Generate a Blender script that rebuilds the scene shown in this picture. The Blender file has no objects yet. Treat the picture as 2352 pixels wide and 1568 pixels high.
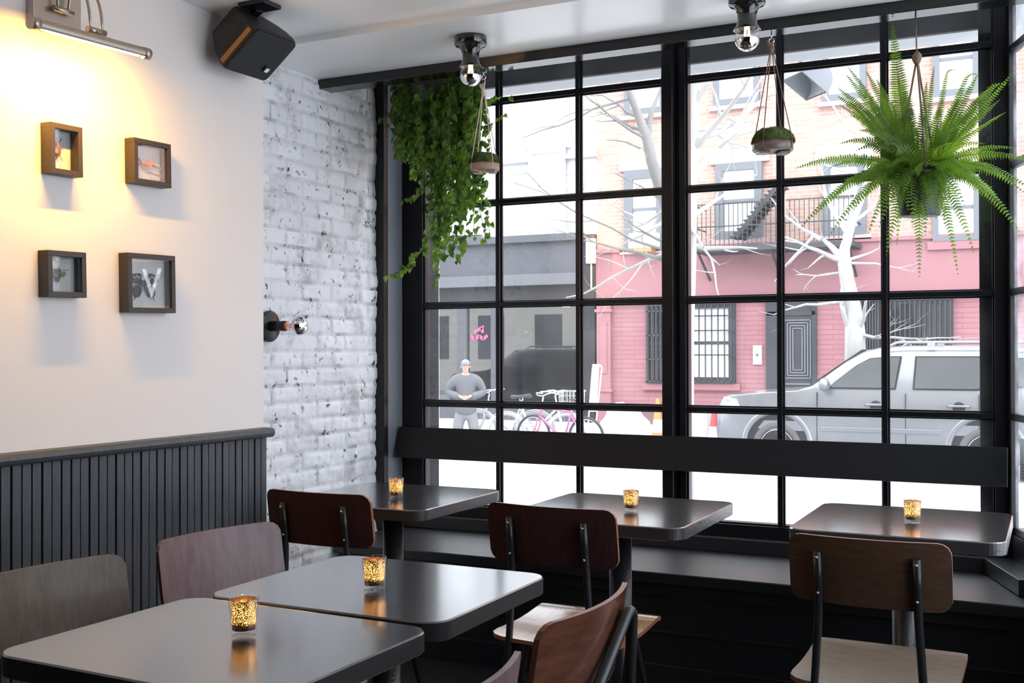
import bpy, bmesh, math, random
from mathutils import Vector, Matrix, Euler
random.seed(7)
SC = bpy.context.scene
COL = SC.collection
PI = math.pi

# ------------------------------------------------------------------ camera
FPX = 2515.0
EYE = Vector((0.0, 0.0, 1.28))
YAW, PITCH, ROLL = math.radians(-26.3), math.radians(0.435), math.radians(-0.12)
_f = Vector((math.sin(YAW) * math.cos(PITCH), math.cos(YAW) * math.cos(PITCH), math.sin(PITCH)))
_r0 = Vector((math.cos(YAW), -math.sin(YAW), 0.0))
_u0 = _r0.cross(_f)
CR = math.cos(ROLL) * _r0 + math.sin(ROLL) * _u0
CU = -math.sin(ROLL) * _r0 + math.cos(ROLL) * _u0
CF = _f
cam_data = bpy.data.cameras.new('camera')
cam = bpy.data.objects.new('camera', cam_data)
COL.objects.link(cam)
cam_data.sensor_width = 36.0
cam_data.lens = 36.0 * FPX / 2352.0
cam_data.clip_start = 0.05
cam_data.clip_end = 300
mw = Matrix.Identity(4)
for i in range(3):
    mw[i][0], mw[i][1], mw[i][2], mw[i][3] = CR[i], CU[i], -CF[i], EYE[i]
cam.matrix_world = mw
SC.camera = cam


def P(px, py, x=None, y=None, z=None):
    """the real place of a thing seen at a pixel of the 2352x1568 photograph, given one known coordinate"""
    d = CF + CR * ((px - 1176) / FPX) - CU * ((py - 784) / FPX)
    if x is not None:
        t = (x - EYE.x) / d.x
    elif y is not None:
        t = (y - EYE.y) / d.y
    else:
        t = (z - EYE.z) / d.z
    return EYE + d * t


# ------------------------------------------------------------------ view, world, light
SC.view_settings.view_transform = 'Standard'
SC.view_settings.look = 'None'
SC.view_settings.gamma = 1.0
SC.view_settings.use_curve_mapping = False
SC.view_settings.exposure = 0.85
SC.cycles.use_denoising = True
SC.cycles.max_bounces = 8
SC.cycles.diffuse_bounces = 5
SC.cycles.glossy_bounces = 4
SC.cycles.transmission_bounces = 6
SC.cycles.transparent_max_bounces = 24
SC.cycles.sample_clamp_indirect = 8.0
SC.cycles.caustics_reflective = False
SC.cycles.caustics_refractive = False

world = bpy.data.worlds.new('overcast_sky')
SC.world = world
world.use_nodes = True
wn = world.node_tree
wn.nodes.clear()
w_out = wn.nodes.new('ShaderNodeOutputWorld')
w_bg = wn.nodes.new('ShaderNodeBackground')
w_tc = wn.nodes.new('ShaderNodeTexCoord')
w_sep = wn.nodes.new('ShaderNodeSeparateXYZ')
w_ramp = wn.nodes.new('ShaderNodeValToRGB')
w_ramp.color_ramp.elements[0].position = 0.0
w_ramp.color_ramp.elements[0].color = (0.80, 0.86, 0.94, 1)
w_ramp.color_ramp.elements[1].position = 0.8
w_ramp.color_ramp.elements[1].color = (0.93, 0.97, 1.0, 1)
w_bg.inputs['Strength'].default_value = 3.2
wn.links.new(w_tc.outputs['Generated'], w_sep.inputs[0])
wn.links.new(w_sep.outputs['Z'], w_ramp.inputs[0])
wn.links.new(w_ramp.outputs[0], w_bg.inputs['Color'])
wn.links.new(w_bg.outputs[0], w_out.inputs[0])


# ------------------------------------------------------------------ materials
def new_mat(name):
    m = bpy.data.materials.new(name)
    m.use_nodes = True
    nt = m.node_tree
    b = nt.nodes['Principled BSDF']
    return m, nt, b


def M(name, col, rough=0.5, metal=0.0, spec=0.5, coat=0.0, bump=None, var=None, emit=None, sheen=0.0):
    """bump=(scale, strength); var=(second colour, scale, stretch xyz)"""
    m, nt, b = new_mat(name)
    b.inputs['Base Color'].default_value = (*col, 1)
    b.inputs['Roughness'].default_value = rough
    b.inputs['Metallic'].default_value = metal
    b.inputs['Specular IOR Level'].default_value = spec
    b.inputs['Coat Weight'].default_value = coat
    b.inputs['Coat Roughness'].default_value = 0.12
    b.inputs['Sheen Weight'].default_value = sheen
    if emit:
        b.inputs['Emission Color'].default_value = (*emit[0], 1)
        b.inputs['Emission Strength'].default_value = emit[1]
    tc = None
    if bump or var:
        tc = nt.nodes.new('ShaderNodeTexCoord')
    if var:
        mp = nt.nodes.new('ShaderNodeMapping')
        mp.inputs['Scale'].default_value = var[2] if len(var) > 2 else (1, 1, 1)
        n = nt.nodes.new('ShaderNodeTexNoise')
        n.inputs['Scale'].default_value = var[1]
        n.inputs['Detail'].default_value = 5
        rp = nt.nodes.new('ShaderNodeValToRGB')
        rp.color_ramp.elements[0].position = 0.36
        rp.color_ramp.elements[0].color = (*col, 1)
        rp.color_ramp.elements[1].position = 0.66
        rp.color_ramp.elements[1].color = (*var[0], 1)
        nt.links.new(tc.outputs['Object'], mp.inputs[0])
        nt.links.new(mp.outputs[0], n.inputs['Vector'])
        nt.links.new(n.outputs['Fac'], rp.inputs[0])
        nt.links.new(rp.outputs[0], b.inputs['Base Color'])
    if bump:
        n2 = nt.nodes.new('ShaderNodeTexNoise')
        n2.inputs['Scale'].default_value = bump[0]
        n2.inputs['Detail'].default_value = 4
        mp2 = nt.nodes.new('ShaderNodeMapping')
        mp2.inputs['Scale'].default_value = bump[2] if len(bump) > 2 else (1, 1, 1)
        bp = nt.nodes.new('ShaderNodeBump')
        bp.inputs['Strength'].default_value = bump[1]
        bp.inputs['Distance'].default_value = 0.004
        nt.links.new(tc.outputs['Object'], mp2.inputs[0])
        nt.links.new(mp2.outputs[0], n2.inputs['Vector'])
        nt.links.new(n2.outputs['Fac'], bp.inputs['Height'])
        nt.links.new(bp.outputs[0], b.inputs['Normal'])
    return m


def emitter(name, col, strength):
    m = bpy.data.materials.new(name)
    m.use_nodes = True
    nt = m.node_tree
    nt.nodes.clear()
    o = nt.nodes.new('ShaderNodeOutputMaterial')
    e = nt.nodes.new('ShaderNodeEmission')
    e.inputs[0].default_value = (*col, 1)
    e.inputs[1].default_value = strength
    nt.links.new(e.outputs[0], o.inputs[0])
    return m


def thin_glass(name, tint=(1, 1, 1), ior=1.45, dust_veil=0.0, dust_veil_var=0.0, rough=0.0, dust_veil_scale=6.0):
    """thin clear glass: clear see-through plus mirror by fresnel, with a dusty film added as a pale veil of scattered light"""
    m = bpy.data.materials.new(name)
    m.use_nodes = True
    nt = m.node_tree
    nt.nodes.clear()
    o = nt.nodes.new('ShaderNodeOutputMaterial')
    tr = nt.nodes.new('ShaderNodeBsdfTransparent')
    tr.inputs[0].default_value = (*tint, 1)
    gl = nt.nodes.new('ShaderNodeBsdfGlossy')
    gl.inputs['Roughness'].default_value = rough
    lw = nt.nodes.new('ShaderNodeLayerWeight')
    lw.inputs['Blend'].default_value = 0.5
    pw = nt.nodes.new('ShaderNodeMath')
    pw.operation = 'POWER'
    pw.inputs[1].default_value = 5.0
    r0 = ((ior - 1) / (ior + 1)) ** 2
    ma = nt.nodes.new('ShaderNodeMath')
    ma.operation = 'MULTIPLY_ADD'
    ma.inputs[1].default_value = 1 - r0
    ma.inputs[2].default_value = r0
    nt.links.new(lw.outputs['Facing'], pw.inputs[0])
    nt.links.new(pw.outputs[0], ma.inputs[0])
    mx = nt.nodes.new('ShaderNodeMixShader')
    nt.links.new(ma.outputs[0], mx.inputs[0])
    nt.links.new(tr.outputs[0], mx.inputs[1])
    nt.links.new(gl.outputs[0], mx.inputs[2])
    last = mx
    if dust_veil > 0:
        tl = nt.nodes.new('ShaderNodeBsdfTranslucent')
        tl.inputs[0].default_value = (0.93, 0.95, 1.0, 1)
        mx2 = nt.nodes.new('ShaderNodeMixShader')
        mx2.inputs[0].default_value = dust_veil
        if dust_veil_var > 0:
            tc = nt.nodes.new('ShaderNodeTexCoord')
            n = nt.nodes.new('ShaderNodeTexNoise')
            n.inputs['Scale'].default_value = dust_veil_scale
            n.inputs['Detail'].default_value = 8
            mr = nt.nodes.new('ShaderNodeMapRange')
            mr.inputs['From Min'].default_value = 0.3
            mr.inputs['From Max'].default_value = 0.75
            mr.inputs['To Min'].default_value = max(0.0, dust_veil - dust_veil_var)
            mr.inputs['To Max'].default_value = dust_veil + dust_veil_var
            nt.links.new(tc.outputs['Object'], n.inputs['Vector'])
            nt.links.new(n.outputs['Fac'], mr.inputs['Value'])
            nt.links.new(mr.outputs[0], mx2.inputs[0])
        nt.links.new(mx.outputs[0], mx2.inputs[1])
        nt.links.new(tl.outputs[0], mx2.inputs[2])
        last = mx2
    nt.links.new(last.outputs[0], o.inputs[0])
    return m


def leaf_mat(name, c1, c2, scale, trans=0.45, rough=0.4):
    m, nt, b = new_mat(name)
    out = nt.nodes['Material Output']
    tc = nt.nodes.new('ShaderNodeTexCoord')
    n = nt.nodes.new('ShaderNodeTexNoise')
    n.inputs['Scale'].default_value = scale
    rp = nt.nodes.new('ShaderNodeValToRGB')
    rp.color_ramp.elements[0].position = 0.35
    rp.color_ramp.elements[0].color = (*c1, 1)
    rp.color_ramp.elements[1].position = 0.65
    rp.color_ramp.elements[1].color = (*c2, 1)
    nt.links.new(tc.outputs['Object'], n.inputs['Vector'])
    nt.links.new(n.outputs['Fac'], rp.inputs[0])
    nt.links.new(rp.outputs[0], b.inputs['Base Color'])
    b.inputs['Roughness'].default_value = rough
    tl = nt.nodes.new('ShaderNodeBsdfTranslucent')
    hs = nt.nodes.new('ShaderNodeHueSaturation')
    hs.inputs['Value'].default_value = 2.3
    hs.inputs['Saturation'].default_value = 1.05
    nt.links.new(rp.outputs[0], hs.inputs['Color'])
    nt.links.new(hs.outputs[0], tl.inputs[0])
    mx = nt.nodes.new('ShaderNodeMixShader')
    mx.inputs[0].default_value = trans
    nt.links.new(b.outputs[0], mx.inputs[1])
    nt.links.new(tl.outputs[0], mx.inputs[2])
    nt.links.new(mx.outputs[0], out.inputs[0])
    return m


def brick_mat(name, c1, c2, mortar, scale=1.0, bw=0.21, rh=0.072, axes='xz', rough=0.85, bump=0.4):
    m, nt, b = new_mat(name)
    tc = nt.nodes.new('ShaderNodeTexCoord')
    sp = nt.nodes.new('ShaderNodeSeparateXYZ')
    cb = nt.nodes.new('ShaderNodeCombineXYZ')
    br = nt.nodes.new('ShaderNodeTexBrick')
    br.inputs['Color1'].default_value = (*c1, 1)
    br.inputs['Color2'].default_value = (*c2, 1)
    br.inputs['Mortar'].default_value = (*mortar, 1)
    br.inputs['Scale'].default_value = scale
    br.inputs['Brick Width'].default_value = bw
    br.inputs['Row Height'].default_value = rh
    br.inputs['Mortar Size'].default_value = 0.008
    nt.links.new(tc.outputs['Object'], sp.inputs[0])
    nt.links.new(sp.outputs['XYZ'.index(axes[0].upper())], cb.inputs[0])
    nt.links.new(sp.outputs['XYZ'.index(axes[1].upper())], cb.inputs[1])
    nt.links.new(cb.outputs[0], br.inputs['Vector'])
    nt.links.new(br.outputs['Color'], b.inputs['Base Color'])
    b.inputs['Roughness'].default_value = rough
    if bump:
        bp = nt.nodes.new('ShaderNodeBump')
        bp.inputs['Strength'].default_value = bump
        bp.inputs['Distance'].default_value = 0.01
        bp.invert = True
        nt.links.new(br.outputs['Fac'], bp.inputs['Height'])
        nt.links.new(bp.outputs[0], b.inputs['Normal'])
    return m


MT = {}
MT['plaster'] = M('wall_plaster', (0.755, 0.72, 0.705), 0.55, bump=(140, 0.12))
MT['ceiling'] = M('gloss_ceiling_paint', (0.86, 0.86, 0.855), 0.22, bump=(3, 0.15))
MT['black_paint'] = M('black_satin_paint', (0.008, 0.0085, 0.011), 0.30, spec=0.3, bump=(60, 0.12))
MT['black_gloss'] = M('black_gloss_paint', (0.006, 0.006, 0.007), 0.10, spec=0.5, bump=(14, 0.05))
MT['black_wood'] = M('black_painted_wood', (0.010, 0.011, 0.014), 0.40, spec=0.7, bump=(25, 0.06, (1, 12, 12)))
MT['rail_black'] = M('rail_black_paint', (0.009, 0.0095, 0.012), 0.55, spec=0.25)
MT['outer_black'] = M('weathered_black_paint', (0.008, 0.0085, 0.011), 0.8, spec=0.12, bump=(30, 0.3))
MT['slate_paint'] = M('slate_painted_wood', (0.044, 0.050, 0.058), 0.42, var=((0.060, 0.067, 0.077), 14, (6, 6, 0.8)), bump=(60, 0.35, (4, 4, 0.5)))
MT['reveal'] = M('reveal_paint', (0.16, 0.175, 0.20), 0.4, bump=(45, 0.35))
MT['table'] = M('black_lacquered_table', (0.017, 0.015, 0.016), 0.24, spec=1.0, coat=1.0, bump=(160, 0.05, (1, 5, 1)))
_tb = MT['table'].node_tree.nodes['Principled BSDF']
_tb.inputs['Coat IOR'].default_value = 1.7
_tb.inputs['Coat Roughness'].default_value = 0.13
MT['table_edge'] = M('black_table_edge', (0.034, 0.031, 0.033), 0.28, spec=0.8, bump=(80, 0.2))
MT['steel_black'] = M('black_steel_tube', (0.02, 0.021, 0.024), 0.33, metal=0.3)
MT['pedestal'] = M('black_pedestal_steel', (0.022, 0.023, 0.026), 0.35, metal=0.2, bump=(120, 0.3))
MT['floor'] = M('dark_floorboards', (0.018, 0.018, 0.020), 0.4, var=((0.03, 0.028, 0.028), 8, (1, 10, 1)), bump=(30, 0.3, (1, 8, 1)))
MT['screw'] = M('screw_steel', (0.45, 0.45, 0.47), 0.3, metal=1)
MT['chrome'] = M('chrome', (0.85, 0.86, 0.88), 0.06, metal=1)
MT['nickel'] = M('brushed_nickel', (0.42, 0.38, 0.34), 0.35, metal=0.9)


def wood(name, c1, c2, rough=0.42, coat=0.12, stretch=(3, 3, 22)):
    return M(name, c1, rough, coat=coat, var=(c2, 5, stretch), bump=(20, 0.12, stretch))


MT['wood_brown'] = wood('walnut_ply', (0.062, 0.030, 0.018), (0.090, 0.046, 0.028), stretch=(4, 4, 28))
MT['wood_umber'] = wood('umber_ply', (0.060, 0.038, 0.022), (0.090, 0.058, 0.034), rough=0.5, stretch=(18, 18, 2))
MT['wood_mauve'] = wood('mauve_stained_ply', (0.120, 0.074, 0.077), (0.170, 0.108, 0.110), stretch=(10, 10, 2), rough=0.5)
MT['wood_burgundy'] = wood('burgundy_stained_ply', (0.030, 0.0095, 0.010), (0.048, 0.016, 0.015), stretch=(18, 18, 2))
MT['wood_russet'] = wood('russet_ply', (0.085, 0.033, 0.020), (0.125, 0.050, 0.030), rough=0.22, coat=0.4, stretch=(3, 3, 12))
MT['wood_orange'] = wood('amber_ply', (0.34, 0.16, 0.06), (0.42, 0.21, 0.09), rough=0.2, coat=1.0, stretch=(22, 3, 3))
MT['wood_grey'] = wood('worn_walnut_ply', (0.12, 0.090, 0.066), (0.165, 0.125, 0.092), stretch=(3, 20, 3))
MT['edge_red'] = M('red_ply_edge', (0.22, 0.085, 0.045), 0.4)
MT['win_glass'] = thin_glass('veiled_window_glass', (0.985, 0.99, 0.995), 1.45, 0.013, 0.009)  # scattering film puts a white haze over the street view
MT['clear_glass'] = thin_glass('clear_glass', (1, 1, 1), 1.45)
MT['leaf_ivy'] = leaf_mat('ivy_leaf', (0.024, 0.055, 0.016), (0.13, 0.23, 0.035), 24, 0.50)
MT['leaf_fern'] = leaf_mat('fern_leaf', (0.055, 0.115, 0.014), (0.15, 0.25, 0.028), 9, 0.5)
MT['moss'] = M('moss', (0.05, 0.075, 0.015), 0.9, var=((0.12, 0.16, 0.04), 30))
MT['rope'] = M('cotton_rope', (0.66, 0.58, 0.50), 0.9, bump=(300, 0.6))
MT['rope_brown'] = M('brown_rope', (0.20, 0.13, 0.10), 0.9, bump=(300, 0.6))
MT['tray_wood'] = wood('planter_wood', (0.30, 0.19, 0.13), (0.42, 0.29, 0.21), 0.55, 0.0, (4, 4, 20))
MT['tray_dark'] = wood('dark_planter_wood', (0.13, 0.085, 0.065), (0.18, 0.12, 0.09), 0.35, 0.2, (4, 4, 20))
MT['twig'] = M('vine_stem', (0.16, 0.17, 0.07), 0.7)


# ------------------------------------------------------------------ mesh helpers
class MB:
    def __init__(self):
        self.v = []
        self.f = []
        self.m = []
        self.s = []

    def add(self, verts, faces, mi=0, smooth=False):
        o = len(self.v)
        self.v += [tuple(v) for v in verts]
        for f in faces:
            self.f.append([i + o for i in f])
            self.m.append(mi)
            self.s.append(smooth)
        return self

    def box(self, lo, hi, mi=0):
        x0, y0, z0 = lo
        x1, y1, z1 = hi
        v = [(x0, y0, z0), (x1, y0, z0), (x1, y1, z0), (x0, y1, z0), (x0, y0, z1), (x1, y0, z1), (x1, y1, z1), (x0, y1, z1)]
        f = [(0, 3, 2, 1), (4, 5, 6, 7), (0, 1, 5, 4), (1, 2, 6, 5), (2, 3, 7, 6), (3, 0, 4, 7)]
        return self.add(v, f, mi)

    def obox(self, c, ax, ay, az, sx, sy, sz, mi=0):
        """box with centre c, unit axes and full sizes"""
        c = Vector(c)
        ax, ay, az = Vector(ax) * sx / 2, Vector(ay) * sy / 2, Vector(az) * sz / 2
        v = [c - ax - ay - az, c + ax - ay - az, c + ax + ay - az, c - ax + ay - az, c - ax - ay + az, c + ax - ay + az, c + ax + ay + az, c - ax + ay + az]
        f = [(0, 3, 2, 1), (4, 5, 6, 7), (0, 1, 5, 4), (1, 2, 6, 5), (2, 3, 7, 6), (3, 0, 4, 7)]
        return self.add(v, f, mi)

    def bar(self, a, b, w, h=None, up=(0, 0, 1), mi=0):
        a, b = Vector(a), Vector(b)
        d = (b - a)
        L = d.length
        d = d.normalized()
        up = Vector(up)
        if abs(d.dot(up)) > 0.95:
            up = Vector((1, 0, 0))
        s = d.cross(up).normalized()
        t = s.cross(d).normalized()
        return self.obox((a + b) / 2, d, s, t, L, w, h if h else w, mi)

    def prism(self, poly, z0, z1, bev=0.0, mi=0, mi_side=None):
        """poly: ccw list of (x, y)"""
        n = len(poly)
        if mi_side is None:
            mi_side = mi
        rings = []
        if bev > 0:
            cx = sum(p[0] for p in poly) / n
            cy = sum(p[1] for p in poly) / n

            def ins(p, q, r):
                # inset along averaged edge normals
                e1 = Vector((q[0] - p[0], q[1] - p[1]))
                e2 = Vector((r[0] - q[0], r[1] - q[1]))
                n1 = Vector((-e1.y, e1.x)).normalized() if e1.length > 1e-9 else Vector((0, 0))
                n2 = Vector((-e2.y, e2.x)).normalized() if e2.length > 1e-9 else Vector((0, 0))
                nn = n1 + n2
                if nn.length < 1e-6:
                    return q
                nn.normalize()
                return (q[0] + nn.x * bev, q[1] + nn.y * bev)
            inner = [ins(poly[i - 1], poly[i], poly[(i + 1) % n]) for i in range(n)]
            rings = [(inner, z0), (poly, z0 + bev), (poly, z1 - bev), (inner, z1)]
        else:
            rings = [(poly, z0), (poly, z1)]
        vs = []
        for pl, z in rings:
            vs += [(p[0], p[1], z) for p in pl]
        fs = []
        R = len(rings)
        o = len(self.v)
        self.v += vs
        for k in range(R - 1):
            for i in range(n):
                j = (i + 1) % n
                self.f.append([o + k * n + i, o + k * n + j, o + (k + 1) * n + j, o + (k + 1) * n + i])
                self.m.append(mi_side if (R == 2 or k == 1) else mi)
                self.s.append(False)
        self.f.append([o + i for i in range(n)][::-1])
        self.m.append(mi_side)
        self.s.append(False)
        self.f.append([o + (R - 1) * n + i for i in range(n)])
        self.m.append(mi)
        self.s.append(False)
        return self

    def tube(self, path, r, n=10, caps=True, mi=0, closed=False):
        path = [Vector(p) for p in path]
        k = len(path)
        rad = r if isinstance(r, (list, tuple)) else [r] * k
        t0 = (path[1] - path[0]).normalized()
        ref = Vector((0, 0, 1)) if abs(t0.z) < 0.9 else Vector((1, 0, 0))
        nrm = t0.cross(ref).normalized()
        vs = []
        for i in range(k):
            if closed:
                t = (path[(i + 1) % k] - path[i - 1]).normalized()
            elif i == 0:
                t = t0
            elif i == k - 1:
                t = (path[i] - path[i - 1]).normalized()
            else:
                t = ((path[i + 1] - path[i]).normalized() + (path[i] - path[i - 1]).normalized())
                t = t.normalized() if t.length > 1e-6 else (path[i + 1] - path[i]).normalized()
            nrm = (nrm - t * nrm.dot(t))
            nrm = nrm.normalized() if nrm.length > 1e-6 else t.orthogonal().normalized()
            b = t.cross(nrm)
            for j in range(n):
                a = 2 * PI * j / n
                vs.append(path[i] + (nrm * math.cos(a) + b * math.sin(a)) * rad[i])
        fs = []
        for i in range(k - 1 if not closed else k):
            i2 = (i + 1) % k
            for j in range(n):
                j2 = (j + 1) % n
                fs.append((i * n + j, i * n + j2, i2 * n + j2, i2 * n + j))
        self.add(vs, fs, mi, True)
        if caps and not closed:
            o = len(self.v) - len(vs)
            self.f.append([o + j for j in range(n)][::-1])
            self.f.append([o + (k - 1) * n + j for j in range(n)])
            self.m += [mi, mi]
            self.s += [False, False]
        return self

    def lathe(self, prof, n=24, c=(0, 0, 0), axis='z', mi=0, smooth=True):
        """prof: list of (r, h) along the axis"""
        c = Vector(c)
        vs = []
        for r, h in prof:
            for j in range(n):
                a = 2 * PI * j / n
                p = (r * math.cos(a), r * math.sin(a), h)
                if axis == 'x':
                    p = (p[2], p[0], p[1])
                elif axis == 'y':
                    p = (p[1], p[2], p[0])
                vs.append(c + Vector(p))
        fs = []
        for i in range(len(prof) - 1):
            for j in range(n):
                j2 = (j + 1) % n
                fs.append((i * n + j, i * n + j2, (i + 1) * n + j2, (i + 1) * n + j))
        self.add(vs, fs, mi, smooth)
        return self

    def transform(self, mat):
        self.v = [tuple(mat @ Vector(v)) for v in self.v]
        return self


def smooth_path(pts, r=0.03, n=5):
    """fillet the corners of a polyline"""
    pts = [Vector(p) for p in pts]
    out = [pts[0]]
    for i in range(1, len(pts) - 1):
        a, b, c = pts[i - 1], pts[i], pts[i + 1]
        d1 = (a - b)
        d2 = (c - b)
        rr = min(r, d1.length * 0.48, d2.length * 0.48)
        s = b + d1.normalized() * rr
        e = b + d2.normalized() * rr
        for k in range(n + 1):
            t = k / n
            out.append((1 - t) ** 2 * s + 2 * t * (1 - t) * b + t * t * e)
    out.append(pts[-1])
    return out


def rrect(w, d, r, n=6, cx=0.0, cy=0.0):
    pts = []
    for sx, sy, a0 in ((1, 1, 0), (-1, 1, 90), (-1, -1, 180), (1, -1, 270)):
        for k in range(n + 1):
            a = math.radians(a0 + 90 * k / n)
            pts.append((cx + sx * (w / 2 - r) + r * math.cos(a), cy + sy * (d / 2 - r) + r * math.sin(a)))
    return pts


def obj(name, mb, mat, parent=None, bevel=0.0, loc=None):
    me = bpy.data.meshes.new(name)
    me.from_pydata(mb.v, [], mb.f)
    for m in (mat if isinstance(mat, (list, tuple)) else [mat]):
        me.materials.append(MT[m] if isinstance(m, str) else m)
    me.polygons.foreach_set('material_index', mb.m)
    me.polygons.foreach_set('use_smooth', mb.s)
    me.update()
    bm = bmesh.new()
    bm.from_mesh(me)
    bmesh.ops.recalc_face_normals(bm, faces=bm.faces)
    bm.to_mesh(me)
    bm.free()
    o = bpy.data.objects.new(name, me)
    COL.objects.link(o)
    if loc is not None:
        o.location = loc
    if parent is not None:
        o.parent = parent
    if bevel > 0:
        b = o.modifiers.new('edge', 'BEVEL')
        b.width = bevel
        b.segments = 2
        b.limit_method = 'ANGLE'
        b.angle_limit = math.radians(40)
    return o


def tag(o, label, cat, group=None, kind=None):
    o['label'] = label
    o['category'] = cat
    if group:
        o['group'] = group
    if kind:
        o['kind'] = kind
    return o


def thing(name, label, cat, loc=(0, 0, 0), rz=0.0, group=None):
    o = bpy.data.objects.new(name, None)
    o.empty_display_size = 0.1
    COL.objects.link(o)
    o.location = loc
    o.rotation_euler = (0, 0, rz)
    return tag(o, label, cat, group)


def struct(name, mb, mat, parent=None, bevel=0.0):
    o = obj(name, mb, mat, parent, bevel)
    if parent is None:
        o['kind'] = 'structure'
    return o


def dup(root, loc, rz, label, group=None, swap=None):
    def cp(o, par):
        c = o.copy()
        COL.objects.link(c)
        if par is not None:
            c.parent = par
            c.matrix_parent_inverse = o.matrix_parent_inverse.copy()
        if swap and c.type == 'MESH':
            base = o.name.split('.')[0]
            if base in swap:
                c.data = o.data.copy()
                for i, m in enumerate(swap[base] if isinstance(swap[base], (list, tuple)) else [swap[base]]):
                    c.data.materials[i] = MT[m]
        for ch in list(o.children):
            cp(ch, c)
        return c
    r = cp(root, None)
    r.location = loc
    r.rotation_euler = (0, 0, rz)
    r['label'] = label
    if group:
        r['group'] = group
    return r


def point_light(name, loc, power, col, size, parent=None):
    l = bpy.data.lights.new(name, 'POINT')
    l.energy = power
    l.color = col
    l.shadow_soft_size = size
    o = bpy.data.objects.new(name, l)
    COL.objects.link(o)
    o.location = loc
    if parent is not None:
        o.parent = parent
    return o

# ================================================================== ROOM SHELL
from mathutils import noise as NZ
XW = -2.62           # plaster wall face
XB = -2.79           # brick wall face
YWIN = 4.44          # inner face of the front window frames
D3 = Vector((0.326, -0.945, 0)).normalized()      # run of the side window towards the room
N3 = Vector((-0.945, -0.326, 0)).normalized()     # its normal into the room
C3 = Vector((-0.135, 4.44, 0))


def w3(s, off=0.0, z=0.0):
    p = C3 + D3 * s + N3 * off
    return Vector((p.x, p.y, z))


struct('floor', MB().prism([(-3.0, -3.3), (2.75, -3.3), (2.6, -3.2), (-0.08, 4.6), (-3.0, 4.6)], -0.12, 0.0), 'floor')

c = MB()
for y0, y1, z0 in ((-3.3, 2.70, 2.482), (2.70, 3.325, 2.456), (3.325, 3.82, 2.43), (3.82, 4.62, 2.62)):
    xr = lambda y: -0.125 + 0.345 * (4.44 - y) + 0.06
    c.prism([(-3.0, y0), (xr(y0), y0), (xr(y1), y1), (-3.0, y1)], z0, 2.80)
struct('ceiling', c, 'ceiling')

struct('wall_left', MB().box((-2.76, -3.2, 0), (XW, 3.225, 2.75)), 'plaster')
struct('wall_back', MB().box((-3.0, -3.4, 0), (2.75, -3.2, 2.8)), M('dark_back_wall', (0.10, 0.085, 0.075), 0.6))

# painted brick of the window bay: every brick stands out of the wall a little differently
RH, BW, MS = 0.071, 0.205, 0.010


def brick_h(y, z):
    wz = z + 0.006 * NZ.noise(Vector((y * 3, z * 2, 1.3)))
    wy = y + 0.008 * NZ.noise(Vector((y * 4, z * 5, 7.7)))
    row = math.floor(wz / RH)
    off = BW * 0.5 if row % 2 == 0 else 0.0
    bx = (wy + off) / BW
    bi = math.floor(bx)
    fx = (bx - bi) * BW
    fz = wz - row * RH
    d = min(fx, BW - fx, fz, RH - fz)
    rnd = NZ.noise(Vector((bi * 3.17, row * 5.31, 0.5)))
    edge = min(1.0, max(0.0, (d - 0.003) / 0.010))
    fill = 0.55 + 0.6 * NZ.noise(Vector((y * 5, z * 5, 3.0)))
    fill = min(1.0, max(0.15, fill))
    h = 0.011 * edge * fill + 0.005 * rnd * edge
    h += 0.006 * NZ.noise(Vector((y * 9, z * 9, 0))) + 0.0030 * NZ.noise(Vector((y * 38, z * 38, 2)))
    p = NZ.noise(Vector((y * 22, z * 22, 9)))
    if p > 0.42:
        h -= 0.022 * (p - 0.42)
    # lumpy plaster seam where the wall meets the window surround
    s = y - (4.10 + 0.05 * NZ.noise(Vector((z * 3.1, 0, 4))) - 0.03 * math.sin(z * 2.2))
    h += 0.020 * math.exp(-(s / 0.035) ** 2) * (0.6 + 0.8 * NZ.noise(Vector((z * 8, y * 5, 4))))
    if s > 0:
        h -= min(0.022, s * 0.35) * (0.7 + 0.6 * NZ.noise(Vector((z * 6, y * 9, 8))))
    return h


ny, nz = 128, 285
y0b, y1b, z0b, z1b = 3.12, 4.31, 0.0, 2.63
vs, fs = [], []
for j in range(nz + 1):
    z = z0b + (z1b - z0b) * j / nz
    for i in range(ny + 1):
        y = y0b + (y1b - y0b) * i / ny
        vs.append((XB + brick_h(y, z) - 0.008, y, z))
for j in range(nz):
    for i in range(ny):
        a = j * (ny + 1) + i
        fs.append((a, a + 1, a + ny + 2, a + ny + 1))
bw = MB().add(vs, fs, 0, True)
bw.box((-3.0, 3.12, 0.0), (XB - 0.03, 4.62, 2.8))
bw.box((-3.0, 3.05, 0.0), (-2.755, 3.13, 2.8))

m, nt, b = new_mat('painted_brick')
b.inputs['Roughness'].default_value = 0.62
tc = nt.nodes.new('ShaderNodeTexCoord')
sp = nt.nodes.new('ShaderNodeSeparateXYZ')
cb = nt.nodes.new('ShaderNodeCombineXYZ')
nt.links.new(tc.outputs['Object'], sp.inputs[0])
nt.links.new(sp.outputs[1], cb.inputs[0])
nt.links.new(sp.outputs[2], cb.inputs[1])
br = nt.nodes.new('ShaderNodeTexBrick')
br.inputs['Scale'].default_value = 1
br.inputs['Brick Width'].default_value = BW
br.inputs['Row Height'].default_value = RH
br.inputs['Mortar Size'].default_value = 0.011
br.inputs['Mortar Smooth'].default_value = 0.6
br.inputs['Color1'].default_value = (0.81, 0.815, 0.85, 1)
br.inputs['Color2'].default_value = (0.72, 0.725, 0.76, 1)
br.inputs['Mortar'].default_value = (0.68, 0.68, 0.70, 1)
nt.links.new(cb.outputs[0], br.inputs['Vector'])


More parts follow.
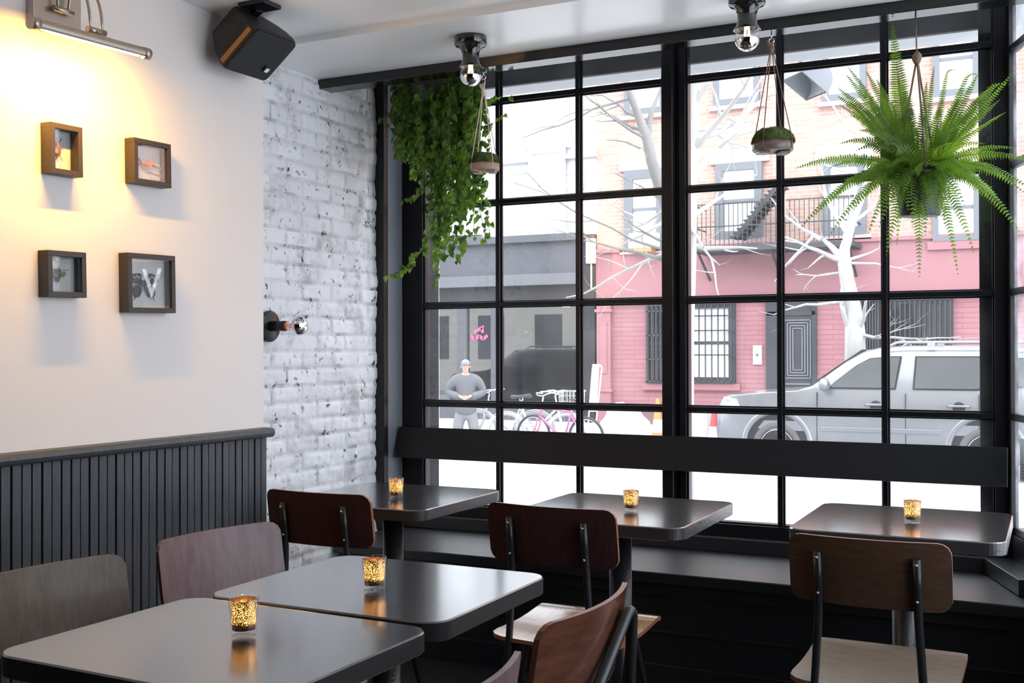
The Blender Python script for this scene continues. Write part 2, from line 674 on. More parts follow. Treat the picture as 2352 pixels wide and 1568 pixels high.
def noise_ramp(scale, lo, hi, detail=6, dist=0.0, stretch=None):
    n = nt.nodes.new('ShaderNodeTexNoise')
    n.inputs['Scale'].default_value = scale
    n.inputs['Detail'].default_value = detail
    n.inputs['Distortion'].default_value = dist
    if stretch:
        mp = nt.nodes.new('ShaderNodeMapping')
        mp.inputs['Scale'].default_value = stretch
        nt.links.new(tc.outputs['Object'], mp.inputs[0])
        nt.links.new(mp.outputs[0], n.inputs['Vector'])
    else:
        nt.links.new(tc.outputs['Object'], n.inputs['Vector'])
    r = nt.nodes.new('ShaderNodeMapRange')
    r.inputs['From Min'].default_value = lo
    r.inputs['From Max'].default_value = hi
    nt.links.new(n.outputs['Fac'], r.inputs['Value'])
    return r.outputs[0]


def mixc(fac, a, colb):
    x = nt.nodes.new('ShaderNodeMix')
    x.data_type = 'RGBA'
    nt.links.new(fac, x.inputs[0])
    nt.links.new(a, x.inputs[6])
    x.inputs[7].default_value = (*colb, 1)
    return x.outputs[2]


def mul(a, bb):
    x = nt.nodes.new('ShaderNodeMath')
    x.operation = 'MULTIPLY'
    nt.links.new(a, x.inputs[0])
    if isinstance(bb, float):
        x.inputs[1].default_value = bb
    else:
        nt.links.new(bb, x.inputs[1])
    return x.outputs[0]


col = br.outputs['Color']
col = mixc(mul(noise_ramp(5, 0.50, 0.72, 6, 0.6), mul(noise_ramp(28, 0.35, 0.62), 0.8)), col, (0.31, 0.30, 0.295))      # bare grey mortar patches
col = mixc(mul(mul(br.outputs['Fac'], noise_ramp(9, 0.50, 0.66)), 0.6), col, (0.24, 0.23, 0.23))
col = mixc(mul(noise_ramp(34, 0.60, 0.68, 4), noise_ramp(9, 0.40, 0.58)), col, (0.035, 0.033, 0.033))                       # pits and chips
col = mixc(mul(noise_ramp(3.2, 0.58, 0.70, 3), mul(noise_ramp(18, 0.45, 0.65), 0.35)), col, (0.34, 0.20, 0.15))             # bare brick showing
nt.links.new(col, b.inputs['Base Color'])
bp = nt.nodes.new('ShaderNodeBump')
bp.inputs['Strength'].default_value = 0.5
bp.inputs['Distance'].default_value = 0.004
nz2 = nt.nodes.new('ShaderNodeTexNoise')
nz2.inputs['Scale'].default_value = 90
nz2.inputs['Detail'].default_value = 5
nt.links.new(tc.outputs['Object'], nz2.inputs['Vector'])
nt.links.new(nz2.outputs['Fac'], bp.inputs['Height'])
nt.links.new(bp.outputs[0], b.inputs['Normal'])
MT['painted_brick'] = m
struct('wall_left_bay', bw, 'painted_brick')

# surround of the bay: a black edge board and the painted reveal beside the window frame
s = MB()
s.box((-2.84, 4.262, 0.452), (-2.765, 4.30, 2.62))
struct('trim_1', s, 'black_paint', bevel=0.003)
struct('trim_2', MB().box((-2.86, 4.30, 0.452), (-2.778, 4.62, 2.62)), 'reveal')

# header beam across the bay
struct('trim_3', MB().box((-2.80, 3.803, 2.39), (0.07, 3.888, 2.70)), 'black_gloss', bevel=0.002)
# thin caulk line where it meets the ceiling
# wainscot: upright slats on a board with a rounded cap
s = MB()
s.box((XW, -3.2, 0), (XW + 0.012, 3.222, 0.96))
y = 3.216
k = 0
while y > -3.15:
    s.box((XW + 0.010, y - 0.0285, 0), (XW + 0.021 + 0.0015 * math.sin(k * 2.3), y, 0.962))
    y -= 0.0345
    k += 1
struct('baseboard_left', s, 'slate_paint')
cap = []
for (dx, dz) in ((0, 0), (0.042, 0), (0.050, 0.006), (0.054, 0.016), (0.052, 0.026), (0.044, 0.032), (0.020, 0.034), (0, 0.034)):
    cap.append((XW + dx, 0.962 + dz))
vs = [(p[0], -3.2, p[1]) for p in cap] + [(p[0], 3.226, p[1]) for p in cap]
n = len(cap)
fs = [(i, (i + 1) % n, n + (i + 1) % n, n + i) for i in range(n)] + [tuple(range(n)), tuple(range(n, 2 * n))]
struct('trim_4', MB().add(vs, fs), 'slate_paint')

# ------------------------------------------------------------------ front windows
ROWS = (1.030, 1.488, 1.955, 2.418)
ZB, ZT = 0.562, 2.60


def sash(name, xl, xr, verts, stile_l, stile_r):
    w = bpy.data.objects.new(name, None)
    COL.objects.link(w)
    w['kind'] = 'structure'
    fr = MB()
    y0, y1 = YWIN, YWIN + 0.055
    fr.box((xl - stile_l, y0, 0.495), (xl, y1, ZT + 0.02))
    fr.box((xr, y0, 0.495), (xr + stile_r, y1, ZT + 0.02))
    fr.box((xl, y0, 0.495), (xr, y1, ZB))
    fr.box((xl, y0, ZT - 0.01), (xr, y1, ZT + 0.02))
    # glazing beads round the opening
    fr.box((xl, y0 + 0.012, ZB), (xl + 0.008, y1, ZT))
    fr.box((xr - 0.008, y0 + 0.012, ZB), (xr, y1, ZT))
    fr.box((xl, y0 + 0.012, ZB), (xr, y1, ZB + 0.008))
    obj('window_frame', fr, 'black_paint', w, bevel=0.002)
    mu = MB()
    for x in verts:
        mu.box((x - 0.0095, y0 + 0.004, ZB), (x + 0.0095, y0 + 0.040, ZT))
        mu.box((x - 0.016, y0 + 0.022, ZB), (x + 0.016, y0 + 0.034, ZT))
    for z in ROWS:
        mu.box((xl, y0 + 0.005, z - 0.0105), (xr, y0 + 0.040, z + 0.0105))
        mu.box((xl, y0 + 0.022, z - 0.017), (xr, y0 + 0.034, z + 0.017))
    obj('muntin', mu, 'black_paint', w, bevel=0.0015)
    gp = MB()
    xs = [xl] + list(verts) + [xr]
    zs = [ZB] + list(ROWS) + [ZT]
    for i in range(len(xs) - 1):
        for j in range(len(zs) - 1):
            g = 0.009
            gp.box((xs[i] + g, y0 + 0.0270, zs[j] + g), (xs[i + 1] - g, y0 + 0.0295, zs[j + 1] - g))
    obj('glass_pane', gp, 'win_glass', w)
    return w


sash('window_1', -2.665, -1.4825, (-2.270, -1.874), 0.113, 0.022)
sash('window_2', -1.381, -0.195, (-0.990, -0.585), 0.028, 0.060)
# post between the two windows, standing proud of both
s = MB()
s.box((-1.474, 4.405, 0.495), (-1.427, 4.56, 2.62))
s.box((-1.427, 4.450, 0.495), (-1.408, 4.52, 2.62))
struct('trim_5', s, 'black_paint', bevel=0.003)
# outer frame seen through the glass: posts, dark lintel board and its pale underside
s = MB()
s.box((-2.86, 4.505, -0.4), (-2.668, 4.60, 2.7))
s.box((-0.250, 4.505, -0.4), (-0.145, 4.56, 2.7))
struct('trim_6', s, 'outer_black', bevel=0.003)
zl = P(1450, 162, y=4.56).z
s = MB()
s.box((-2.86, 4.56, zl), (-0.125, 4.585, 2.90))
struct('trim_7', s, M('black_lintel', (0.006, 0.0065, 0.009), 0.5, spec=0.15, var=((0.022, 0.025, 0.032), 6, (1, 1, 1)), bump=(12, 0.5)))
struct('trim_8', MB().box((-2.86, 4.585, zl), (0.3, 4.74, zl + 0.25)), M('grey_lintel', (0.50, 0.52, 0.55), 0.5, bump=(8, 0.2)))

# corner post and side window running back along the corner of the shop
w = bpy.data.objects.new('window_3', None)
COL.objects.link(w)
w['kind'] = 'structure'
AX = D3
fr, mu, gp = MB(), MB(), MB()


def b3(mb, s0, s1, o0, o1, z0, z1):
    c0 = (w3(s0, o0, z0) + w3(s1, o1, z1)) / 2
    mb.obox(c0, D3, N3, (0, 0, 1), s1 - s0, abs(o1 - o0), z1 - z0)


b3(fr, -0.05, 0.025, -0.012, 0.015, 0.40, 2.62)
SMAX = 3.3
b3(fr, 0.025, SMAX, -0.06, 0.012, 0.40, 0.60)
b3(fr, 0.025, SMAX, -0.05, 0.006, 0.60, 0.625)
b3(fr, 0.025, SMAX, -0.06, 0.012, 2.56, 2.62)
pw = 0.415
st = 0.025
k = 0
while st < SMAX - 0.3:
    k += 1
    e = st + pw
    if k % 4 == 0:
        b3(fr, e, e + 0.09, -0.04, 0.014, 0.60, 2.58)
        e2 = e + 0.09
    else:
        b3(mu, e - 0.01, e + 0.01, -0.014, 0.012, 0.60, 2.58)
        e2 = e
    zs = [0.61] + [1.030, 1.488, 1.955, 2.380] + [2.57]
    for j in range(len(zs) - 1):
        b3(gp, st, e, -0.002, 0.001, zs[j] + 0.006, zs[j + 1] - 0.006)
    st = e2
for z in (1.030, 1.488, 1.955, 2.380):
    b3(mu, 0.025, SMAX, -0.014, 0.013, z - 0.013, z + 0.013)
obj('window_frame', fr, 'black_paint', w, bevel=0.002)
obj('muntin', mu, 'black_paint', w, bevel=0.0015)
MT['side_glass'] = thin_glass('dusty_side_glass', (0.97, 0.98, 0.99), 1.45, 0.06, 0.05, dust_veil_scale=14)
obj('glass_pane', gp, 'side_glass', w)
nt_ = thing('paper_notice', 'pale printed notice stuck to the side window glass by the corner post', 'notice', w3(0.19, 0.002, 0.88))
NO = w3(0.19, 0.002, 0.88)
mb = MB()
b3(mb, 0.085, 0.295, 0.0013, 0.0023, 0.805, 0.958)
obj('sheet', mb.transform(Matrix.Translation(-NO)), M('notice_paper', (0.62, 0.68, 0.74), 0.7), nt_)
mb = MB()
for k in range(5):
    b3(mb, 0.10, 0.28 - 0.03 * (k % 2), 0.0023, 0.0028, 0.815 + 0.012 * k, 0.820 + 0.012 * k)
obj('print_lines', mb.transform(Matrix.Translation(-NO)), M('notice_ink', (0.35, 0.38, 0.42), 0.7), nt_)
# low wall below the side window
s = MB()
b3(s, 0.0, SMAX, -0.09, -0.005, 0.0, 0.41)
b3(s, SMAX, 8.1, -0.12, 0.012, 0.0, 2.75)
struct('wall_right', s, 'black_paint')
# ledge (stool) at the foot of the window, turning the corner along the side window
s = MB()
zt = 0.510
pe = w3(0.38, 0.012)
s.prism([(-2.775, 4.395), (-0.232, 4.395), (-0.108, 4.037), (pe.x, pe.y), (w3(0.03, .012).x, w3(0.03, .012).y), (-0.145, 4.441), (-2.775, 4.441)], 0.452, zt, 0.003)
struct('trim_10', s, 'black_wood')

# ------------------------------------------------------------------ built-in window bench with its back rail
bench = thing('window_bench', 'long black built-in bench under the front windows with a broad back rail', 'bench', (-1.4, 4.1, 0))
BO = Vector((-1.4, 4.1, 0))


def loc(mb):
    return mb.transform(Matrix.Translation(-BO))


s = MB().prism([(-2.785, 3.898), (0.07, 3.898), (0.055, 4.0), (-0.10, 4.441), (-2.785, 4.441)], 0.408, 0.45, 0.004)
obj('seat_board', loc(s), 'black_wood', bench)
s = MB()
s.box((-2.78, 3.945, 0.0), (0.03, 3.975, 0.408))
s.box((-2.78, 3.925, 0.36), (0.03, 3.945, 0.408))
s.box((-2.78, 3.930, 0.0), (0.03, 3.945, 0.10))
s.box((-2.78, 3.938, 0.215), (0.03, 3.945, 0.225))
obj('front_panel', loc(s), 'black_wood', bench, bevel=0.002)
pt0, pb0 = P(1450, 997.5, y=4.392), P(1450, 1075.7, y=4.348)
xl, xr = -2.762, P(2314, 1060, y=4.36).x
s = MB()
th = 0.026
vs = []
for x in (xl, xr):
    vs += [(x, 4.348, pb0.z), (x, 4.392, pt0.z), (x, 4.392 + th, pt0.z - 0.004), (x, 4.348 + th, pb0.z - 0.004)]
s.add(vs, [(0, 1, 2, 3), (4, 7, 6, 5), (0, 4, 5, 1), (1, 5, 6, 2), (2, 6, 7, 3), (3, 7, 4, 0)])
for xx in (-2.70, -1.45, -0.23):
    s.box((xx - 0.02, 4.40, pb0.z + 0.03), (xx + 0.02, 4.441, pt0.z - 0.03))
obj('backrest', loc(s), 'rail_black', bench, bevel=0.002)

# ================================================================== TABLES
TH = 0.040


def make_table(w, d, label, locxy, rz, group='black cafe tables', ztop=0.75):
    t = thing('cafe_table', label, 'table', (locxy[0], locxy[1], 0), rz, group)
    mb = MB().prism(rrect(w, d, 0.052, 8), ztop - TH, ztop, 0.003, 0, 1)
    obj('tabletop', mb, ['table', 'table_edge'], t)
    zt = ztop - TH
    obj('pedestal', MB().lathe([(0.0, 0.02), (0.050, 0.02), (0.041, 0.035), (0.0375, 0.05), (0.0375, zt - 0.02), (0.0, zt - 0.02)], 28), 'pedestal', t)
    s = MB()
    s.box((-w * 0.36, -0.03, zt - 0.02), (w * 0.36, 0.03, zt - 0.0005))
    s.box((-0.03, -d * 0.36, zt - 0.02), (0.03, d * 0.36, zt - 0.0005))
    obj('top_plate', s, 'pedestal', t)
    obj('base_plate', MB().lathe([(0.0, 0.0), (0.165, 0.0), (0.165, 0.010), (0.155, 0.016), (0.06, 0.026), (0.0, 0.024)], 40), 'pedestal', t)
    return t


make_table(0.60, 0.61, 'square black table in the window by the white brick wall', (-2.17, 3.405), 0)
make_table(0.615, 0.64, 'square black table standing before the middle of the front window', (-1.298, 3.44), 0)
make_table(0.595, 0.615, 'square black table in the corner under the big hanging fern', (-0.415, 3.575), 0)
make_table(0.59, 0.525, 'black table joined to the nearest one, its far end towards the window', (-1.362, 2.098), 0)
make_table(0.615, 0.505, 'nearest black table, pushed end to end against another one', (-1.380, 1.576), math.radians(-1.2), ztop=0.746)

# ================================================================== CHAIRS


def board(w, h, r, th, bend, nu=18, nv=12):
    """rounded thin board in (u, v), pushed along d by bend(u, v) -> d offset; returns MB in (u, d, v) axes"""
    mb = MB()
    vs_t = [-h / 2 + h * (0.5 - 0.5 * math.cos(PI * j / nv)) for j in range(nv + 1)]
    grid = []
    for v in vs_t:
        e = max(0.0, abs(v) - (h / 2 - r))
        hw = w / 2 - (r - math.sqrt(max(0.0, r * r - e * e)))
        grid.append([(-hw + 2 * hw * i / nu, v) for i in range(nu + 1)])
    N = nu + 1
    vs, fs = [], []
    for side in (0, 1):
        for row in grid:
            for (u, v) in row:
                vs.append((u, bend(u, v) + (th / 2 if side else -th / 2), v))
    B = N * (nv + 1)
    for j in range(nv):
        for i in range(nu):
            a = j * N + i
            fs.append((a, a + 1, a + N + 1, a + N))
            fs.append((B + a, B + a + N, B + a + N + 1, B + a + 1))
    mb.add(vs, fs, 0, True)
    # rim
    rim = [i for i in range(N)] + [j * N + nu for j in range(1, nv + 1)] + [nv * N + i for i in range(nu - 1, -1, -1)] + [j * N for j in range(nv - 1, 0, -1)]
    o = len(mb.v)
    rv = [vs[i] for i in rim] + [vs[B + i] for i in rim]
    L = len(rim)
    mb.add(rv, [(i, (i + 1) % L, L + (i + 1) % L, L + i) for i in range(L)], 1, False)
    return mb


def make_chair(label, wood_back, wood_seat, edge, locxy, rz, style='post', group='plywood cafe chairs', bw_=0.40, ztop=0.815, curve=0.75):
    """local frame: sitter faces +y, origin on the floor below the middle of the seat"""
    c = thing('cafe_chair', label, 'chair', (locxy[0], locxy[1], 0), rz, group)
    lean = math.tan(math.radians(9))
    hh = 0.172
    zc = ztop - hh / 2
    yb = -0.205

    def bk(u, v):
        return curve * u * u - v * lean
    mb = board(bw_, hh, 0.032, 0.011, bk).transform(Matrix.Translation((0, yb, zc)))
    obj('backrest', mb, [wood_back, edge], c)

    def st(u, v):
        # dished seat, a little higher in front
        f = (v + 0.21) / 0.42
        return 0.425 + 0.028 * f + 0.20 * u * u * (1 - f) + 0.010 * math.cos(f * PI * 2) * 0.5 - 0.016 * max(0, f - 0.85) / 0.15
    sb = board(0.40, 0.42, 0.045, 0.012, st)
    # swap axes: board v runs along y, offset d along z
    sb.v = [(u, v + 0.012, d) for (u, d, v) in sb.v]
    obj('seat', sb, [wood_seat, edge], c)
    R = 0.0105
    if style == 'post':
        for sx in (-1, 1):
            x = sx * 0.118
            yt = yb + bk(x, zc + 0.04 - zc) - 0.0055 - R
            yl = yb + bk(x, -hh / 2) - 0.0055 - R
            pth = smooth_path([(x, yt, zc + 0.048), (x, yl, zc - hh / 2), (x + sx * 0.012, yl + 0.006, 0.44), (x + sx * 0.05, yl - 0.02, 0.006)], 0.07, 6)
            lg = obj('leg', MB().tube(pth, R, 12), 'steel_black', c)
            for dz in (0.033, -0.058):
                yy = yb + bk(x, dz) - 0.0055 - 2 * R
                sc = MB().lathe([(0.0, -0.0025), (0.0036, -0.002), (0.0042, 0.001), (0.0042, 0.004)], 10, (x, yy, zc + dz), 'y')
                obj('screw', sc, 'screw', lg)
    else:
        # upright tube and its reflection, built as one hairpin behind the back
        x = 0.118
        yy = yb + curve * x * x
        pth = smooth_path([(x + 0.03, yy - 0.05, 0.006), (x + 0.008, yy - 0.018, 0.44), (x + 0.004, yy - 0.034, zc + 0.040), (x - 0.022, yy - 0.036, zc + 0.052), (-0.10, yy - 0.030, 0.635), (-0.175, yy - 0.018, 0.44), (-0.19, yy - 0.05, 0.006)], 0.028, 7)
        obj('leg', MB().tube(pth, 0.0115, 12), 'steel_black', c)
    for sx in (-1, 1):
        x = sx * 0.172
        pth = smooth_path([(x * 1.02, -0.145, 0.006), (x * 0.96, 0.012, 0.413), (x * 0.96, 0.055, 0.413), (x * 1.06, 0.205, 0.006)], 0.05, 7)
        obj('leg', MB().tube(pth, R, 12), 'steel_black', c)
    s = MB()
    s.bar((-0.168, 0.03, 0.415), (0.168, 0.03, 0.415), 0.018, 0.010)
    s.bar((-0.130, -0.185, 0.425), (0.130, -0.185, 0.425), 0.016, 0.010)
    s.bar((-0.12, -0.185, 0.414), (-0.12, 0.03, 0.408), 0.014, 0.008)
    s.bar((0.12, -0.185, 0.414), (0.12, 0.03, 0.408), 0.014, 0.008)
    obj('seat_frame', s, 'steel_black', c)
    obj('stretcher', MB().bar((-0.172, -0.088, 0.16), (0.172, -0.088, 0.16), 0.014, 0.014), 'steel_black', c)
    return c


make_chair('dark burgundy plywood chair at the table by the white brick wall', 'wood_burgundy', 'wood_brown', 'edge_red', (-2.116, 3.06), 0, ztop=0.828, bw_=0.405)
make_chair('burgundy backed chair with glossy amber seat at the middle window table', 'wood_burgundy', 'wood_orange', 'edge_red', (-1.297, 3.065), math.radians(-1.5), ztop=0.832, bw_=0.41)
make_chair('walnut brown chair at the corner table under the fern, seen from behind', 'wood_brown', 'wood_grey', 'edge_red', (-0.412, 3.02), math.radians(-1), ztop=0.812, bw_=0.39)
make_chair('mauve stained chair pulled up between the slatted wall and joined tables', 'wood_mauve', 'wood_mauve', 'wood_brown', (-1.785, 2.225), math.radians(-90 - 8), ztop=0.805, bw_=0.41)
make_chair('umber brown chair beside the slatted wall at the nearest table', 'wood_umber', 'wood_brown', 'wood_brown', (-1.80, 1.685), math.radians(-90 - 6), ztop=0.805, bw_=0.41)
make_chair('russet chair with a tube and its modelled reflection on its glossy back, facing the joined tables', 'wood_russet', 'wood_brown', 'edge_red', (-0.965, 1.90), math.radians(90), style='hairpin', ztop=0.812, bw_=0.42, curve=0.9)
make_chair('mauve chair of which only the curled corner of the back shows at the picture foot', 'wood_mauve', 'wood_mauve', 'wood_mauve', (-0.955, 1.395), math.radians(90), style='hairpin', ztop=0.800, bw_=0.41, curve=1.0)

# ================================================================== CANDLES
m = bpy.data.materials.new('mercury_glass')
m.use_nodes = True
nt = m.node_tree
nt.nodes.clear()
o_ = nt.nodes.new('ShaderNodeOutputMaterial')
pb = nt.nodes.new('ShaderNodeBsdfPrincipled')
pb.inputs['Base Color'].default_value = (0.34, 0.20, 0.11, 1)
pb.inputs['Metallic'].default_value = 0.9
pb.inputs['Roughness'].default_value = 0.22
tl = nt.nodes.new('ShaderNodeBsdfTranslucent')
tl.inputs[0].default_value = (1.0, 0.70, 0.38, 1)
mx = nt.nodes.new('ShaderNodeMixShader')
tc = nt.nodes.new('ShaderNodeTexCoord')
vo = nt.nodes.new('ShaderNodeTexVoronoi')
vo.inputs['Scale'].default_value = 420
vo.inputs['Randomness'].default_value = 1
n1 = nt.nodes.new('ShaderNodeTexNoise')
n1.inputs['Scale'].default_value = 520
n1.inputs['Detail'].default_value = 3
mr = nt.nodes.new('ShaderNodeMapRange')
mr.inputs['From Min'].default_value = 0.53
mr.inputs['From Max'].default_value = 0.62
mr.inputs['To Min'].default_value = 0.012
nt.links.new(tc.outputs['Object'], n1.inputs['Vector'])
nt.links.new(n1.outputs['Fac'], mr.inputs['Value'])
nt.links.new(mr.outputs[0], mx.inputs[0])
nt.links.new(pb.outputs[0], mx.inputs[1])
nt.links.new(tl.outputs[0], mx.inputs[2])
nt.links.new(mx.outputs[0], o_.inputs[0])
MT['mercury'] = m
MT['wax'] = M('candle_wax', (0.85, 0.75, 0.58), 0.5)
MT['flame'] = emitter('candle_flame', (1.0, 0.62, 0.22), 60)


def make_candle(label, loc, rz):
    t = thing('candle_holder', label, 'candle', loc, rz, 'speckled votive candles on the tables')
    r0, r1, h = 0.0228, 0.0280, 0.071
    g = MB()
    g.lathe([(0.0, 0.0), (r0, 0.0), (r0 + 0.0004, 0.002), (r1, h - 0.001), (r1 - 0.0006, h), (r1 - 0.0022, h - 0.0008), (r0 - 0.0014, 0.0105), (0.0, 0.0095)], 40)
    obj('glass_cup', g, 'clear_glass', t)
    ln = MB()
    q = lambda z: r0 - 0.0018 + (r1 - r0 - 0.0008) * z / h
    ln.lathe([(0.0, 0.0108), (q(0.011), 0.0112), (q(0.03), 0.03), (q(h - 0.004), h - 0.004)], 40)
    obj('mercury_lining', ln, 'mercury', t)
    obj('candle', MB().lathe([(0.0, 0.0112), (0.0185, 0.0112), (0.0185, 0.025), (0.017, 0.027), (0.0, 0.026)], 24), 'wax', t)
    fl = obj('flame', MB().lathe([(0.0, 0.030), (0.0030, 0.034), (0.0042, 0.039), (0.0028, 0.047), (0.0008, 0.053), (0.0, 0.054)], 12, (0.003, 0.002, 0)), 'flame', t)
    point_light('candle_light', (0.003, 0.002, 0.042), 0.42, (1.0, 0.55, 0.22), 0.004, t)
    return t


cd0 = make_candle('lit speckled glass votive on the nearest table', (-1.365, 1.623, 0.7463), 0.3)
for i, (lab, l) in enumerate((
        ('lit speckled glass votive near the seam on the second of the joined tables', (-1.352, 2.044, 0.7503)),
        ('speckled glass votive on the window table beside the white brick wall', (-2.116, 3.341, 0.7503)),
        ('speckled glass votive on the middle window table', (-1.246, 3.402, 0.7503)),
        ('speckled glass votive on the corner table under the fern', (-0.388, 3.541, 0.7503)))):
    dup(cd0, l, 1.1 * i, lab)

# ================================================================== PICTURE LAMP
lt0, lt1 = P(72, 52, x=-2.43), P(338, 124, x=-2.43)
A = (lt1 - lt0).normalized()
LC = (lt0 + lt1) / 2
lamp = thing('picture_lamp', 'brass grey picture light with a glowing tube on the cream wall', 'lamp', (XW, LC.y, LC.z))
LO = Vector((XW, LC.y, LC.z))
T = Matrix.Translation(-LO)
pl0, pl1 = P(77, 42, x=XW + 0.03), P(180, 62, x=XW + 0.03)
s = MB().box((XW + 0.0005, pl0.y + 0.0, pl0.z - 0.01), (XW + 0.03, pl1.y + 0.01, pl0.z + 0.125))
obj('wall_plate', s.transform(T), 'nickel', lamp, bevel=0.002)
R_ = 0.0165
side = A.cross(Vector((0, 0, 1))).normalized()


def cyl(mb, a, b, r, n=24):
    mb.tube([a, b], r, n)
    return mb


s = MB()
# shade: a tube open along a slot on its lower side
n_ = 26
angs = [math.radians(-50 + 280 * k / n_) for k in range(n_ + 1)]
wallward = Vector((-1, 0, 0))
upv = A.cross(wallward)
if upv.z < 0:
    upv = -upv
vs = []
for p in (lt0, lt1):
    for a in angs:
        vs.append(p + (wallward * -math.cos(a) + upv * math.sin(a)) * R_)
for p in (lt0, lt1):
    for a in angs:
        vs.append(p + (wallward * -math.cos(a) + upv * math.sin(a)) * (R_ - 0.0015))
K = n_ + 1
fs = [(i, i + 1, K + i + 1, K + i) for i in range(n_)] + [(2 * K + i, 3 * K + i, 3 * K + i + 1, 2 * K + i + 1) for i in range(n_)]
s.add(vs, fs, 0, True)
for p, d in ((lt0, A), (lt1, -A)):
    cyl(s, p - d * 0.004, p + d * 0.020, R_ + 0.0012)
obj('lamp_shade', s.transform(T), 'nickel', lamp)
s = MB()
dn = (-upv * 0.9 + wallward * 0.1).normalized()
cyl(s, lt0 + A * 0.05 + dn * 0.007, lt1 - A * 0.035 + dn * 0.007, 0.0075, 12)
obj('light_tube', s.transform(T), emitter('warm_tube', (1.0, 0.70, 0.34), 34), lamp)
jp = P(221, 72, x=-2.44)
s = MB()
cyl(s, jp - A * 0.032 + Vector((0, 0, 0.0)), jp + A * 0.032, 0.0095, 16)
s.bar(jp, LC + A * (jp - LC).dot(A) + upv * R_, 0.018, 0.014)
obj('hinge', s.transform(T), 'nickel', lamp)
pj = Vector((XW + 0.045, P(145, 25, x=XW + 0.045).y, P(145, 25, x=XW + 0.045).z))
s = MB()
cyl(s, pj - Vector((0, 0.035, 0)), pj + Vector((0, 0.035, 0)), 0.0085, 16)
s.tube([pj, pj + Vector((-0.03, 0, 0))], 0.007, 12)
obj('hinge', s.transform(T), 'nickel', lamp)
for dy in (-0.020, 0.020):
    a0 = pj + Vector((0, dy, 0))
    b0 = jp + A * (dy * 1.1)
    pts = []
    for k in range(17):
        t = k / 16
        q = a0.lerp(b0, 0.5 - 0.5 * math.cos(PI * t))
        q.z = max(0, 1) * (a0.z * (1 - t) + b0.z * t) + 0.105 * math.sin(PI * t) ** 0.8
        pts.append(q)
    obj('arm', MB().tube(pts, 0.0042, 10).transform(T), 'nickel', lamp)
# the lamp's own light, along its tube and aimed at the wall below
al = bpy.data.lights.new('picture_lamp_light', 'AREA')
al.shape = 'RECTANGLE'
al.size = 0.36
al.size_y = 0.012
al.energy = 5.6
al.color = (1.0, 0.50, 0.055)
al.spread = math.radians(165)
ao = bpy.data.objects.new('picture_lamp_light', al)
COL.objects.link(ao)
zz = -(dn * 0.85 + wallward * 0.55).normalized()
xx = A
yy = zz.cross(xx).normalized()
mm = Matrix.Identity(4)
pos = LC + dn * 0.019
for i in range(3):
    mm[i][0], mm[i][1], mm[i][2], mm[i][3] = xx[i], yy[i], zz[i], pos[i]
ao.matrix_world = mm

# ================================================================== SPEAKER
sx_, sy_, sz_ = Vector((-0.0459, 0.9985, 0.0312)), Vector((-0.6310, -0.0532, 0.7740)), Vector((0.7744, 0.0159, 0.6324))
SO = Vector((-2.4527, 3.008, 2.2983))
sm = Matrix.Identity(4)
for i in range(3):
    sm[i][0], sm[i][1], sm[i][2] = sx_[i], sy_[i], sz_[i]
spk = thing('wall_speaker', 'dark grey loudspeaker tilted down from the ceiling beside the cream wall', 'speaker', SO)


def loft(rings, mb=None, cap0=True, cap1=True, smooth=False, mi=0):
    mb = mb or MB()
    n = len(rings[0])
    vs = [p for r in rings for p in r]
    fs = []
    for k in range(len(rings) - 1):
        for i in range(n):
            j = (i + 1) % n
            fs.append((k * n + i, k * n + j, (k + 1) * n + j, (k + 1) * n + i))
    if cap0:
        fs.append(tuple(range(n))[::-1])
    if cap1:
        fs.append(tuple((len(rings) - 1) * n + i for i in range(n)))
    return mb.add(vs, fs, mi, smooth)


def spk_ring(w, h, y, r, bow=0.0):
    return [(px, y + bow * (1 - (2 * px / w) ** 2), pz) for (px, pz) in rrect(w, h, r, 5)]


MT['speaker_body'] = M('speaker_cabinet', (0.018, 0.017, 0.017), 0.45, spec=0.3, bump=(200, 0.1))
MT['speaker_grille'] = M('speaker_grille', (0.016, 0.018, 0.021), 0.55, spec=0.3, bump=(900, 0.4))
rings = [spk_ring(0.236, 0.186, 0.004, 0.020), spk_ring(0.240, 0.190, 0.012, 0.020), spk_ring(0.240, 0.190, 0.028, 0.018), spk_ring(0.232, 0.182, 0.060, 0.018),
         spk_ring(0.214, 0.166, 0.095, 0.018), spk_ring(0.188, 0.146, 0.128, 0.018), spk_ring(0.172, 0.134, 0.150, 0.018)]
obj('cabinet', loft(rings).transform(sm), 'speaker_body', spk)
g = loft([spk_ring(0.230, 0.180, 0.006, 0.018), spk_ring(0.230, 0.180, -0.001, 0.018, -0.003), spk_ring(0.222, 0.172, -0.004, 0.016, -0.006)])
obj('grille', g.transform(sm), 'speaker_grille', spk)
s = MB().box((-0.121, 0.012, -0.080), (-0.1185, 0.030, 0.074))
obj('side_strip', s.transform(sm), M('amber_reflection', (0.32, 0.14, 0.03), 0.4), spk)  # amber colour paints a warm reflection onto the cabinet's trim strip
bd = obj('badge', MB().box((0.048, -0.0135, -0.050), (0.072, -0.0075, -0.028)).transform(sm), M('badge_dark', (0.02, 0.02, 0.025), 0.3), spk, bevel=0.001)
obj('badge_plate', MB().box((0.051, -0.0142, -0.048), (0.070, -0.0130, -0.031)).transform(sm), M('badge_silver', (0.45, 0.46, 0.48), 0.25, metal=0.8), bd)
obj('badge_mark', MB().box((0.056, -0.0150, -0.043), (0.065, -0.0138, -0.034)).transform(sm), M('badge_white', (0.85, 0.87, 0.9), 0.3), bd)
s = MB()
bk0 = Vector((-2.40, 2.95, 2.4555)) - SO
s.box(tuple(bk0 + Vector((-0.065, -0.05, -0.014))), tuple(bk0 + Vector((0.045, 0.045, 0.0))))
